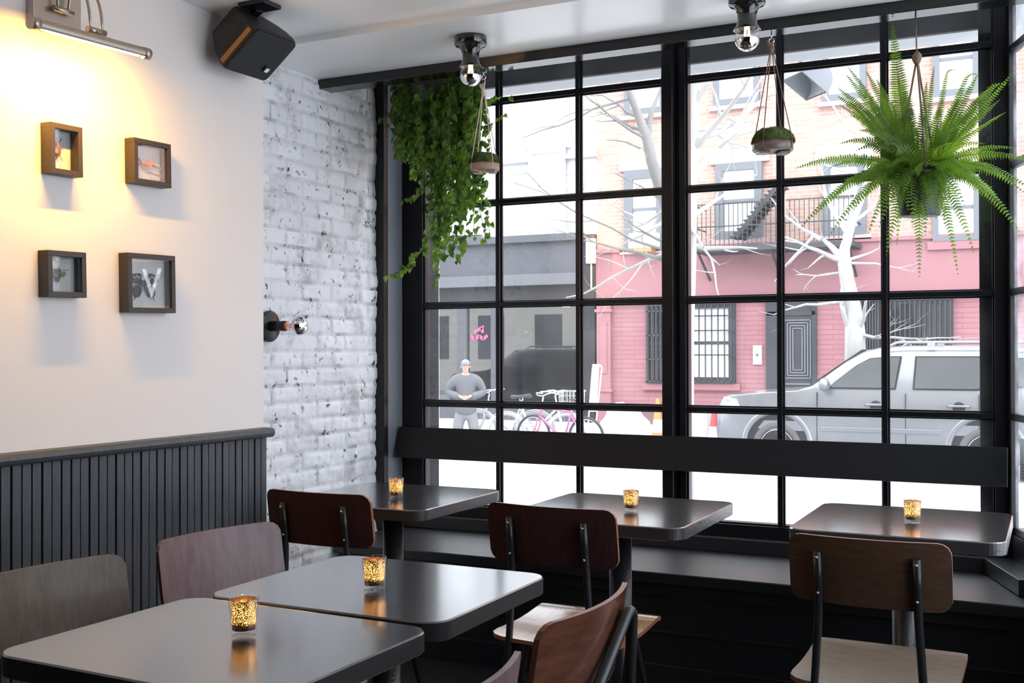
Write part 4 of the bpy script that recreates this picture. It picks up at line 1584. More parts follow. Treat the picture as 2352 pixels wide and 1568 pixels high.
MT['shop_glass'] = thin_glass('shop_glass', (0.75, 0.77, 0.8), 2.3, 0.0)
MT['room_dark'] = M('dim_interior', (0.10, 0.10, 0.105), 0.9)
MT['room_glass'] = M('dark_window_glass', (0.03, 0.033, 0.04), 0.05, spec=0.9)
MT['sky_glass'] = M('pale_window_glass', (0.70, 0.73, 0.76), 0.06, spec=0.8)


def Q(px, py, y=YF):
    p = P(px, py, y=y)
    return p.x, p.z


def rect(px0, py0, px1, py1, y=YF):
    """x0, z0, x1, z1 of a house-front rectangle seen between two pixels"""
    xa, za = Q(px0, (py0 + py1) / 2, y)
    xb, zb = Q(px1, (py0 + py1) / 2, y)
    m_ = (px0 + px1) / 2
    return xa, Q(m_, py1, y)[1], xb, Q(m_, py0, y)[1]


xs = Q(1369, 760)[0]           # party line between the two houses
zf_t = rect(1100, 548, 1300, 690)[3]
zf_b = rect(1100, 548, 1300, 690)[1]
LB = Vector((xs - 5.5, YF, SZ))
lb = thing('shop_building', 'pale stone house over a dark shopfront across the street', 'building', LB)


def put(name, mb, mt, base, par, bevel=0.0):
    return obj(name, mb.transform(Matrix.Translation(-base)), mt, par, bevel)


x0b = xs - 11
s = MB()
s.box((x0b, YF + 0.10, zf_t), (xs, YF + 0.5, 11.5))
put('stone_wall', s, 'pale_stone', LB, lb)
s = MB()
for zz in (5.55, 8.3):
    s.box((x0b, YF - 0.05, zz), (xs, YF + 0.12, zz + 0.10))
for zz in [zf_t + 0.35 * k for k in range(1, 22)]:
    s.box((xs - 1.0, YF + 0.085, zz), (xs, YF + 0.11, zz + 0.012))
put('stone_course', s, 'pale_trim', LB, lb)


def window(base, par, r, frame_m, pane_m, y=YF, depth=0.12, bar=0.07, mid=True, lintel=None, sill=None, name='window'):
    x0, z0, x1, z1 = r
    f = MB()
    yy = y - 0.09
    f.box((x0, yy, z0), (x0 + bar, yy + depth, z1))
    f.box((x1 - bar, yy, z0), (x1, yy + depth, z1))
    f.box((x0 + bar, yy, z0), (x1 - bar, yy + depth, z0 + bar))
    f.box((x0 + bar, yy, z1 - bar), (x1 - bar, yy + depth, z1))
    if mid:
        zm = (z0 + z1) / 2
        f.box((x0 + bar, yy + 0.02, zm - 0.03), (x1 - bar, yy + depth, zm + 0.03))
    o = put(name, f, frame_m, base, par)
    put('pane', MB().box((x0 + bar, yy + 0.05, z0 + bar), (x1 - bar, yy + 0.07, z1 - bar)), pane_m, base, o)
    if lintel:
        put('lintel', MB().box((x0 - lintel[0], y - 0.03, z1), (x1 + lintel[0], y + 0.1, z1 + lintel[1])), lintel[2], base, o)
    if sill:
        put('sill', MB().box((x0 - 0.1, y - 0.08, z0 - sill[0]), (x1 + 0.1, y + 0.1, z0)), sill[1], base, o)
    return o


window(LB, lb, rect(1217, 342, 1299, 532), 'pale_trim', 'sky_glass', bar=0.11, lintel=(0.12, 0.14, 'pale_stone'), sill=(0.10, 'pale_trim'))
window(LB, lb, rect(1017, 342, 1096, 532), 'pale_trim', 'sky_glass', bar=0.11, lintel=(0.12, 0.14, 'pale_stone'), sill=(0.10, 'pale_trim'))
window(LB, lb, rect(1217, -30, 1299, 160), 'pale_trim', 'sky_glass', bar=0.11, lintel=(0.12, 0.14, 'pale_stone'), sill=(0.10, 'pale_trim'))
# fascia, ledge and shop windows
zl0 = rect(1100, 632, 1300, 657)
s = MB()
s.box((x0b, YF - 0.02, zl0[3]), (xs - 0.36, YF + 0.3, zf_t))
s.box((x0b, YF - 0.16, zf_t - 0.10), (xs - 0.30, YF + 0.3, zf_t + 0.06))
put('fascia', s, 'shop_grey', LB, lb)
put('fascia_ledge', MB().box((x0b, YF - 0.30, zl0[1]), (xs - 0.36, YF + 0.2, zl0[3])), 'shop_ledge', LB, lb)
zg1, zg0 = rect(1100, 698, 1300, 935)[3], rect(1100, 698, 1300, 928)[1]
put('shop_beam', MB().box((x0b, YF - 0.05, zg1), (xs - 0.36, YF + 0.2, zl0[1])), 'shop_black', LB, lb)
put('pilaster', MB().box((xs - 0.36, YF - 0.06, SZ), (xs - 0.005, YF + 0.3, zf_t + 0.02)), 'shop_black', LB, lb, bevel=0.01)
put('stall_riser', MB().box((x0b, YF - 0.02, SZ), (xs - 0.36, YF + 0.2, zg0)), 'shop_grey', LB, lb)
s = MB()
posts = [Q(p, 800)[0] for p in (1062, 1140)]
for xx in posts:
    s.box((xx - 0.13, YF - 0.03, zg0), (xx + 0.13, YF + 0.15, zg1))
put('shop_post', s, 'shop_grey', LB, lb)
s = MB()
edges = [x0b] + posts + [xs - 0.36]
for i in range(len(edges) - 1):
    s.box((edges[i] + 0.02, YF + 0.04, zg0), (edges[i + 1] - 0.02, YF + 0.055, zg1))
put('shop_window', s, 'shop_glass', LB, lb)
s = MB()
s.box((x0b, YF + 4.5, SZ), (xs, YF + 4.6, zg1 + 0.4))
s.box((x0b, YF + 0.3, SZ), (xs, YF + 4.5, SZ + 0.1))
s.box((x0b, YF + 0.3, zg1 + 0.05), (xs, YF + 4.5, zg1 + 0.4))
s.box((xs - 0.1, YF + 0.5, SZ), (xs, YF + 4.5, zg1 + 0.1))
put('shop_interior', s, 'room_dark', LB, lb)
s = MB()
for px in (1212, 1300):
    q = P(px, 703, z=zg1 + 0.04)
    s.lathe([(0.0, -0.02), (0.10, -0.02), (0.10, 0.0), (0.0, 0.0)], 16, (q.x, max(q.y, YF + 0.6), zg1 + 0.045))
put('shop_downlight', s, emitter('shop_downlight', (1.0, 0.95, 0.85), 12), LB, lb)
# pink zigzag mark on the shop door
s = MB()


def strokes(mb, pts, w, y):
    for a, b_ in zip(pts[:-1], pts[1:]):
        qa, qb = Q(*a), Q(*b_)
        mb.bar((qa[0], y, qa[1]), (qb[0], y, qb[1]), w, 0.012, up=(0, 1, 0))


strokes(s, [(1088, 764), (1106, 752), (1108, 764)], 0.075, YF + 0.02)
strokes(s, [(1081, 770), (1090, 780), (1100, 771), (1109, 779), (1119, 770)], 0.075, YF + 0.02)
strokes(s, [(1107, 752), (1110, 748)], 0.05, YF + 0.02)
put('painted_mark', s, M('pink_paint', (0.62, 0.09, 0.22), 0.6), LB, lb)
# white lantern bracket at the house corner
bb = thing('wall_box', 'white utility box on the corner between the two houses', 'box', Vector((Q(1362, 560)[0], YF - 0.12, Q(1362, 580)[1])))
obj('box', MB().box((-0.10, -0.06, -0.25), (0.10, 0.06, 0.30)), 'blind', bb, bevel=0.01)
obj('conduit', MB().tube([(0, 0.02, -0.25), (0, 0.02, -0.8)], 0.02, 8), 'blind', bb)

# ---- brick house
RB = Vector((xs + 6.0, YF, SZ))
rb = thing('brick_building', 'brick house with dull red painted ground floor across the street', 'building', RB)
xe = 9.0
zr = rect(1390, 575, 1400, 690)[3]
zc_ = rect(1390, 690, 1500, 700)[3]
put('brick_wall', MB().box((xs + 0.005, YF + 0.05, zr), (xe, YF + 0.5, 11.8)), 'brick_orange', RB, rb)
put('painted_fascia', MB().box((xs + 0.005, YF - 0.02, zc_), (xe, YF + 0.5, zr)), 'red_paint', RB, rb)
s = MB()
s.box((xs + 0.005, YF - 0.10, zc_ - 0.05), (xe, YF, zc_ + 0.04))
s.box((xs + 0.005, YF - 0.08, zr - 0.06), (xe, YF + 0.05, zr + 0.02))
put('cornice', s, 'red_paint', RB, rb)
put('ground_wall', MB().box((xs + 0.005, YF + 0.02, 0.10), (xe, YF + 0.5, zc_)), 'red_brick', RB, rb)
put('plinth', MB().box((xs + 0.005, YF - 0.03, SZ), (xe, YF + 0.5, 0.10)), 'red_dark', RB, rb)
pr_ = rect(1374, 700, 1406, 960)
s = MB()
s.box((pr_[0], YF - 0.10, SZ), (pr_[2], YF + 0.05, zc_))
s.box((pr_[0] - 0.04, YF - 0.13, zc_ - 0.25), (pr_[2] + 0.04, YF, zc_ - 0.18))
s.box((pr_[0] - 0.04, YF - 0.13, 0.35), (pr_[2] + 0.04, YF, 0.42))
s.box((pr_[0] + 0.08, YF - 0.12, 0.75), (pr_[2] - 0.08, YF, zc_ - 0.45))
put('pilaster', s, 'red_paint', RB, rb, bevel=0.01)


def bars(base, par, r, nx, zs_, y):
    s = MB()
    for i in range(nx):
        x = r[0] + (r[2] - r[0]) * (i + 0.5) / nx
        s.box((x - 0.012, y - 0.012, r[1]), (x + 0.012, y + 0.012, r[3]))
    for f in zs_:
        z = r[1] + (r[3] - r[1]) * f
        s.box((r[0], y - 0.012, z - 0.014), (r[2], y + 0.012, z + 0.014))
    return put('window_bars', s, 'iron', base, par)


r1 = rect(1487, 697, 1546, 880)
wa = window(RB, rb, r1, 'sash_dark', 'room_glass', mid=True, sill=(0.14, 'red_paint'))
bars(RB, wa, r1, 6, (0.02, 0.3, 0.6, 0.9), YF - 0.13)
r2 = rect(1574, 694, 1690, 880)
wb = window(RB, rb, r2, 'sash_dark', 'blind', bar=0.13, mid=True, sill=(0.14, 'red_paint'))
bars(RB, wb, r2, 8, (0.02, 0.35, 0.65, 0.83, 0.98), YF - 0.13)
r3 = rect(1966, 686, 2022, 800)
wc = window(RB, rb, (r3[0], 0.7, r3[2], r3[3]), 'sash_dark', 'room_glass', mid=False)
bars(RB, wc, (r3[0], 0.7, r3[2], r3[3]), 9, (0.02, 0.5, 0.98), YF - 0.12)
r4 = rect(2030, 684, 2190, 800)
wd = window(RB, rb, (r4[0], 0.55, r4[2], r4[3]), 'sash_dark', 'room_glass', bar=0.12, mid=True)
bars(RB, wd, (r4[0], 0.55, r4[2], r4[3]), 14, (0.02, 0.55, 0.98), YF - 0.12)
# door with concentric square mouldings
rd = rect(1763, 688, 1874, 1000)
dz0 = SZ + 0.05
xj = Q(1800, 800)[0]
d = put('door', MB().box((rd[0], YF - 0.02, dz0), (rd[2], YF + 0.06, rd[3])), 'sash_dark', RB, rb)
s = MB()
xa, xb_ = xj + 0.03, rd[2] - 0.10
zt_ = rect(1800, 735, 1870, 800)[3]
zb_ = rect(1800, 735, 1870, 868)[1]
for k in range(9):
    i_ = 0.055 * k
    if xb_ - xa - 2 * i_ < 0.08:
        break
    for (p0, p1) in (((xa + i_, zb_ + i_), (xb_ - i_, zb_ + i_)), ((xa + i_, zt_ - i_), (xb_ - i_, zt_ - i_)), ((xa + i_, zb_ + i_), (xa + i_, zt_ - i_)), ((xb_ - i_, zb_ + i_), (xb_ - i_, zt_ - i_))):
        s.bar((p0[0], YF - 0.03, p0[1]), (p1[0], YF - 0.03, p1[1]), 0.024, 0.03, up=(0, 1, 0))
for k in range(5):
    s.bar((xa, YF - 0.03, zb_ - 0.12 - 0.09 * k), (xb_, YF - 0.03, zb_ - 0.12 - 0.09 * k), 0.03, 0.03, up=(0, 1, 0))
put('door_moulding', s, M('door_slate', (0.16, 0.17, 0.19), 0.5), RB, d)
s = MB()
s.box((rd[0] - 0.02, YF - 0.06, dz0), (xj, YF + 0.02, rd[3]))
s.box((rd[2] - 0.07, YF - 0.06, dz0), (rd[2] + 0.02, YF + 0.02, rd[3]))
s.box((rd[0], YF - 0.06, zt_ + 0.10), (rd[2], YF + 0.02, zt_ + 0.18))
put('door_frame', s, 'sash_dark', RB, d)
# white notice board and small bell plate beside the door
rn = rect(1730, 793, 1750, 837)
nb = put('notice_board', MB().box((rn[0], YF - 0.03, rn[1]), (rn[2], YF + 0.03, rn[3])), 'blind', RB, rb, bevel=0.006)
zc2 = (rn[1] + rn[3]) / 2
put('notice_mark', MB().box((rn[0] + 0.06, YF - 0.036, zc2 - 0.03), (rn[2] - 0.06, YF - 0.029, zc2 + 0.03)), 'sash_grey', RB, nb)
# upper windows
up = []
u1 = window(RB, rb, rect(1436, 390, 1530, 572), 'sash_grey', 'blind', bar=0.20, lintel=(0.14, 0.26, 'lintel'), sill=(0.10, 'lintel'))
u2 = window(RB, rb, rect(1646, 374, 1752, 548), 'sash_grey', 'sky_glass', bar=0.16, lintel=(0.14, 0.28, 'lintel'), sill=(0.10, 'lintel'))
u3 = window(RB, rb, rect(1890, 365, 1990, 540), 'sash_grey', 'sky_glass', bar=0.16, lintel=(0.14, 0.28, 'lintel'), sill=(0.10, 'lintel'))
u4 = window(RB, rb, rect(2143, 400, 2250, 553), 'sash_grey', 'sky_glass', bar=0.10, lintel=(0.14, 0.28, 'lintel'), sill=(0.16, 'red_paint'))
for pxs in ((1436, 95, 1530, 262), (1640, 70, 1745, 240), (1890, 60, 1990, 230), (2143, 50, 2250, 220)):
    window(RB, rb, rect(*pxs), 'sash_grey', 'sky_glass', bar=0.12, lintel=(0.14, 0.28, 'lintel'), sill=(0.10, 'lintel'))
ra = rect(1450, 536, 1512, 571, y=YF - 0.2)
ac = thing('air_conditioner', 'white window air conditioner with rusty tray in a brick house window', 'air conditioner', Vector(((ra[0] + ra[2]) / 2, YF - 0.15, ra[1])))
wd_, hg_ = ra[2] - ra[0], ra[3] - ra[1]
obj('case', MB().box((-wd_ / 2, -0.25, 0), (wd_ / 2, 0.14, hg_)), 'blind', ac, bevel=0.015)
obj('grille', MB().box((-wd_ * 0.3, -0.265, hg_ * 0.15), (wd_ * 0.22, -0.25, hg_ * 0.85)), M('ac_grille', (0.55, 0.55, 0.56), 0.6), ac)
obj('drip_tray', MB().box((-wd_ * 0.3, -0.26, -0.08), (wd_ * 0.35, 0.1, -0.004)), M('rusty_tray', (0.50, 0.26, 0.10), 0.7), ac)

# fire escape
fe = thing('fire_escape', 'black iron fire escape landing on the brick house', 'fire escape', Vector((Q(1770, 560)[0], YF, Q(1770, 560)[1])))
FO = fe.location.copy()
rf_ = rect(1592, 552, 1962, 572, y=YF - 0.9)
put('platform', MB().box((rf_[0], YF - 0.95, rf_[1]), (rf_[2], YF - 0.02, rf_[1] + 0.10)), 'iron', FO, fe)
s = MB()
zt2 = rf_[1] + 0.95
for zz in (zt2, rf_[1] + 0.5):
    s.box((rf_[0], YF - 0.94, zz - 0.012), (rf_[2], YF - 0.91, zz + 0.012))
    for xx in (rf_[0], rf_[2] - 0.03):
        s.box((xx, YF - 0.94, zz - 0.012), (xx + 0.03, YF - 0.02, zz + 0.012))
nb_ = 34
for i in range(nb_ + 1):
    x = rf_[0] + (rf_[2] - rf_[0]) * i / nb_
    s.box((x - 0.007, YF - 0.932, rf_[1] + 0.1), (x + 0.007, YF - 0.918, zt2))
put('railing', s, 'iron', FO, fe)
s = MB()
sa, sb_ = P(1698, 548, y=YF - 0.5), P(1786, 440, y=YF - 0.5)
dv = (sb_ - sa)
sb_ = sa + dv * 1.15
for dy in (-0.28, 0.28):
    s.bar(sa + Vector((0, dy, 0)), sb_ + Vector((0, dy, 0)), 0.03, 0.09)
for k in range(13):
    q = sa.lerp(sb_, k / 13)
    s.box((q.x - 0.12, q.y - 0.28, q.z), (q.x + 0.12, q.y + 0.28, q.z + 0.03))
put('stair', s, 'iron', FO, fe)
s = MB()
for xx in (rf_[0] + 0.1, rf_[2] - 0.1, (rf_[0] + rf_[2]) / 2):
    s.bar((xx, YF - 0.9, rf_[1]), (xx, YF + 0.04, rf_[1] - 0.55), 0.04, 0.04)
put('bracket', s, 'iron', FO, fe)

# further houses that close the street on both sides (seen only in reflections)
fb = thing('corner_building', 'dark fronted house further along the street with a lettered fascia', 'building', Vector((18, YF, SZ)))
FB = fb.location.copy()
put('wall', MB().box((9.02, YF + 0.02, SZ), (30, YF + 0.6, 11)), 'brick_orange', FB, fb)
put('fascia', MB().box((9.3, YF - 0.1, 2.5), (26, YF + 0.02, 3.7)), 'shop_black', FB, fb)
cu = bpy.data.curves.new('fascia_letters', 'FONT')
cu.body = 'A V A'
cu.size = 1.15
cu.extrude = 0.02
cu.align_x = 'CENTER'
tmp = bpy.data.objects.new('letters_curve', cu)
me_ = bpy.data.meshes.new_from_object(tmp)
bpy.data.objects.remove(tmp)
bpy.data.curves.remove(cu)
tx = bpy.data.objects.new('fascia_letters', me_)
COL.objects.link(tx)
me_.materials.append(MT['blind'])
tx.rotation_euler = (PI / 2, 0, 0)
tx.location = Vector((16.8, YF - 0.14, 2.72)) - FB
tx.parent = fb
# our own side of the street: the cream house front that holds the cafe window
s = MB()
s.box((-30, 4.70, SZ), (-2.87, 4.95, 9))
s.box((-2.87, 4.76, 2.92), (0.35, 4.95, 9))
struct('wall_front', s, M('cream_stucco', (0.66, 0.63, 0.56), 0.8))
s = MB()
for i in range(9):
    x = -5.2 - 2.6 * i
    s.box((x - 0.6, 4.94, 0.9), (x + 0.6, 4.97, 2.7))
struct('window_4', s, 'room_glass')

# ------------------------------------------------------------------ lamp hood outside the window
hp0, hp1 = P(1806, 196, y=4.95), P(1888, 196, y=4.95)
hl = thing('outdoor_lamp', 'grey metal floodlight hood hanging under the lintel outside the window', 'lamp', Vector(((hp0.x + hp1.x) / 2, 4.95, (hp0.z + hp1.z) / 2)))
HO = hl.location.copy()
MT['hood'] = M('galvanised_hood', (0.40, 0.42, 0.46), 0.5)
MT['hood_in'] = M('white_enamel_hood', (0.86, 0.88, 0.87), 0.4)
# D shaped cheeks and a scooped shell between them, mouth turned to the window and down
Rr = 0.078
prof = []
for k in range(19):
    a = math.radians(-25 + 215 * k / 18)
    prof.append((Rr * math.sin(a) * 1.0 + 0.02, Rr * math.cos(a)))
wx = 0.085
rot_h = Matrix.Rotation(math.radians(-48), 4, 'Z') @ Matrix.Rotation(math.radians(48), 4, 'X')
sh = MB()
vs, fs = [], []
for x in (-wx, wx):
    for (u, v) in prof:
        vs.append((x, u, v))
for x in (-wx, wx):
    for (u, v) in prof:
        vs.append((x, 0.02 + (u - 0.02) * 0.93, v * 0.93))
K = len(prof)
for i in range(K - 1):
    fs.append((i, i + 1, K + i + 1, K + i))
sh.add(vs, fs, 0, True)
sh.f += [[2 * K + i, 3 * K + i, 3 * K + i + 1, 2 * K + i + 1] for i in range(K - 1)]
sh.m += [1] * (K - 1)
sh.s += [True] * (K - 1)
obj('hood', sh.transform(rot_h), ['hood', 'hood_in'], hl)
for x in (-wx, wx):
    ck = MB()
    n = len(prof)
    vs = [(x - 0.002, u, v) for u, v in prof] + [(x + 0.002, u, v) for u, v in prof]
    ck.add(vs, [tuple(range(n))[::-1], tuple(range(n, 2 * n))] + [(i, (i + 1) % n, n + (i + 1) % n, n + i) for i in range(n)])
    obj('end_plate', ck.transform(rot_h), 'hood', hl)
obj('stem', MB().tube([(0, 0.02, Rr * 0.9), (0, -0.16, zl - HO.z + 0.05)], 0.008, 8), 'hood', hl)

# ------------------------------------------------------------------ bare trees
MT['bark_pale'] = M('pale_bark', (0.36, 0.355, 0.35), 0.9, var=((0.46, 0.455, 0.45), 6, (1, 1, 0.3)))
MT['bark_grey'] = M('grey_bark', (0.17, 0.165, 0.17), 0.9, var=((0.26, 0.255, 0.255), 6, (1, 1, 0.3)))


def grow(mb, p, d, L, r, depth, rnd, droop=0.0):
    """a crooked branch with side branches"""
    pts, rad = [p], [r]
    n = max(4, int(L / 0.16))
    q = p.copy()
    dd = d.normalized()
    for k in range(n):
        dd = (dd + Vector((rnd.gauss(0, 0.13), rnd.gauss(0, 0.10), rnd.gauss(0.02 - droop, 0.12)))).normalized()
        q = q + dd * (L / n)
        pts.append(q.copy())
        rad.append(r * (1 - 0.75 * (k + 1) / n))
        if depth > 0 and k > 0 and rnd.random() < 0.62:
            ax = Vector((rnd.gauss(0, 1), rnd.gauss(0, 0.6), rnd.gauss(0.15, 0.6))).normalized()
            nd = (dd * 0.75 + ax * 0.75).normalized()
            grow(mb, q.copy(), nd, L * rnd.uniform(0.35, 0.62) * (1 - 0.4 * k / n), rad[-1] * rnd.uniform(0.5, 0.72), depth - 1, rnd, droop)
    mb.tube(pts, rad, 6 if r > 0.02 else 4, caps=False)


def tree(name, label, base, trunk, branches, mt, seed, depth=2):
    """trunk: list of (point, radius); branches: list of (pixel path start index, direction, length, radius)"""
    rnd = random.Random(seed)
    t = thing(name, label, 'tree', base, 0, 'bare street trees')
    tm = Matrix.Translation(-base)
    tk = MB().tube([p for p, r in trunk], [r for p, r in trunk], 14)
    obj('trunk', tk.transform(tm), mt, t)
    for (p, d, L, r) in branches:
        mb = MB()
        grow(mb, Vector(p), Vector(d), L, r, depth, rnd)
        obj('branch', mb.transform(tm), mt, t)
    return t


# tree whose trunk rises just behind the middle post
TY = 9.4
tp = lambda px, py, y=TY: P(px, py, y=y)
b0 = tp(1566, 800)
b0.z = SZ - 0.0
tr1 = [(b0, 0.10), (tp(1572, 760), 0.085), (tp(1580, 600), 0.075), (tp(1583, 480), 0.070), (tp(1587, 400), 0.062), (tp(1592, 330), 0.055), (tp(1590, 240), 0.048), (tp(1600, 150), 0.042), (tp(1596, 40), 0.034), (tp(1610, -120), 0.02)]
dirp = lambda a, b_, y=TY, y2=None: (P(*b_, y=y2 or y) - P(*a, y=y))
br1 = []
for a, b_, r, dy in (((1590, 400), (1700, 250), 0.038, 0.3), ((1592, 345), (1720, 215), 0.034, -0.2), ((1585, 470), (1450, 560), 0.026, -0.3), ((1583, 500), (1700, 440), 0.024, 0.5),
                     ((1580, 560), (1690, 600), 0.028, 0.2), ((1590, 300), (1740, 270), 0.024, 0.6), ((1592, 240), (1680, 120), 0.028, 0.0), ((1596, 200), (1480, 40), 0.030, 0.3),
                     ((1578, 560), (1400, 640), 0.022, 0.4), ((1580, 440), (1480, 500), 0.022, 0.2), ((1590, 330), (1830, 260), 0.026, 0.9), ((1583, 520), (1640, 640), 0.020, -0.5)):
    v = dirp(a, b_, TY, TY + dy)
    br1.append((tp(*a), v, v.length * 1.35, r))
tree('street_tree', 'bare tree with its trunk close behind the middle window post', b0, tr1, br1, 'bark_pale', 3)

TY2 = 8.6
t2p = lambda px, py: P(px, py, y=TY2)
b1 = t2p(1548, 800)
b1.z = SZ
tr2 = [(b1, 0.085), (t2p(1546, 600), 0.07), (t2p(1536, 480), 0.058), (t2p(1515, 425), 0.052), (t2p(1497, 370), 0.046), (t2p(1487, 320), 0.044), (t2p(1466, 265), 0.034), (t2p(1445, 210), 0.028), (t2p(1420, 130), 0.018)]
br2 = []
for a, b_, r, dy in (((1487, 320), (1480, 195), 0.034, 0.1), ((1480, 300), (1380, 270), 0.018, 0.2), ((1470, 270), (1350, 225), 0.014, 0.3), ((1488, 320), (1345, 250), 0.016, -0.3), ((1530, 470), (1425, 385), 0.010, 0.2),
                     ((1542, 560), (1430, 530), 0.016, 0.2), ((1545, 600), (1350, 560), 0.024, 0.1), ((1500, 375), (1440, 240), 0.014, 0.4), ((1450, 225), (1230, 300), 0.013, -0.4), ((1545, 580), (1200, 540), 0.013, -0.5)):
    v = dirp(a, b_, TY2, TY2 + dy)
    br2.append((t2p(*a), v, v.length * 1.15, r))
tree('street_tree', 'bare grey tree forking high in the left window beside the middle post', b1, tr2, br2, 'bark_grey', 8)

TY3 = 18.5
t3p = lambda px, py: P(px, py, y=TY3)
b2 = t3p(1965, 805)
b2.z = SZ
tr3 = [(b2, 0.19), (t3p(1964, 760), 0.16), (t3p(1958, 700), 0.13), (t3p(1945, 640), 0.115), (t3p(1938, 595), 0.105), (t3p(1940, 570), 0.085), (t3p(1956, 520), 0.06), (t3p(1985, 440), 0.045), (t3p(2000, 330), 0.03)]
br3 = []
for a, b_, r, dy in (((1938, 595), (1880, 545), 0.075, 0.2), ((1938, 600), (1820, 530), 0.05, -0.4), ((1942, 565), (1930, 470), 0.05, 0.2), ((1940, 600), (2010, 570), 0.035, 0.3), ((1942, 625), (1850, 630), 0.03, 0.3),
                     ((1958, 770), (1890, 690), 0.055, -0.3), ((1962, 770), (2030, 700), 0.05, -0.3), ((1955, 690), (1800, 690), 0.04, -0.5), ((1962, 770), (2170, 760), 0.035, -0.4), ((1938, 600), (2060, 640), 0.03, 0.1), ((1950, 540), (1850, 400), 0.045, 0.4), ((1960, 510), (2080, 400), 0.04, 0.2),
                     ((1885, 550), (1780, 480), 0.04, 0.1), ((1870, 540), (1800, 640), 0.03, 0.0), ((2000, 330), (1900, 200), 0.03, 0.3), ((1990, 420), (1870, 330), 0.035, 0.1)):
    v = dirp(a, b_, TY3, TY3 + dy)
    br3.append((t3p(*a), v, v.length * 1.15, r))
tree('street_tree', 'pale branching tree on the far pavement behind the silver car', b2, tr3, br3, 'bark_pale', 21)

# ------------------------------------------------------------------ cars
MT['silver'] = M('silver_car_paint', (0.20, 0.207, 0.225), 0.30, metal=0.5, coat=0.7)
MT['dark_paint'] = M('dark_car_paint', (0.02, 0.022, 0.027), 0.25, metal=0.2, coat=0.8)
MT['car_glass'] = M('car_glass', (0.02, 0.022, 0.025), 0.04, spec=0.6)
MT['tyre'] = M('tyre', (0.10, 0.10, 0.105), 0.8)
MT['arch'] = M('wheel_arch', (0.012, 0.012, 0.014), 0.8)
MT['alloy'] = M('alloy_wheel', (0.75, 0.76, 0.78), 0.3, metal=0.6)
MT['lamp_clear'] = M('headlamp', (0.85, 0.86, 0.88), 0.1, coat=1.0)
MT['lamp_red'] = M('tail_lamp', (0.45, 0.03, 0.03), 0.2, coat=1.0)
MT['trim_grey'] = M('grey_car_trim', (0.30, 0.31, 0.33), 0.45)


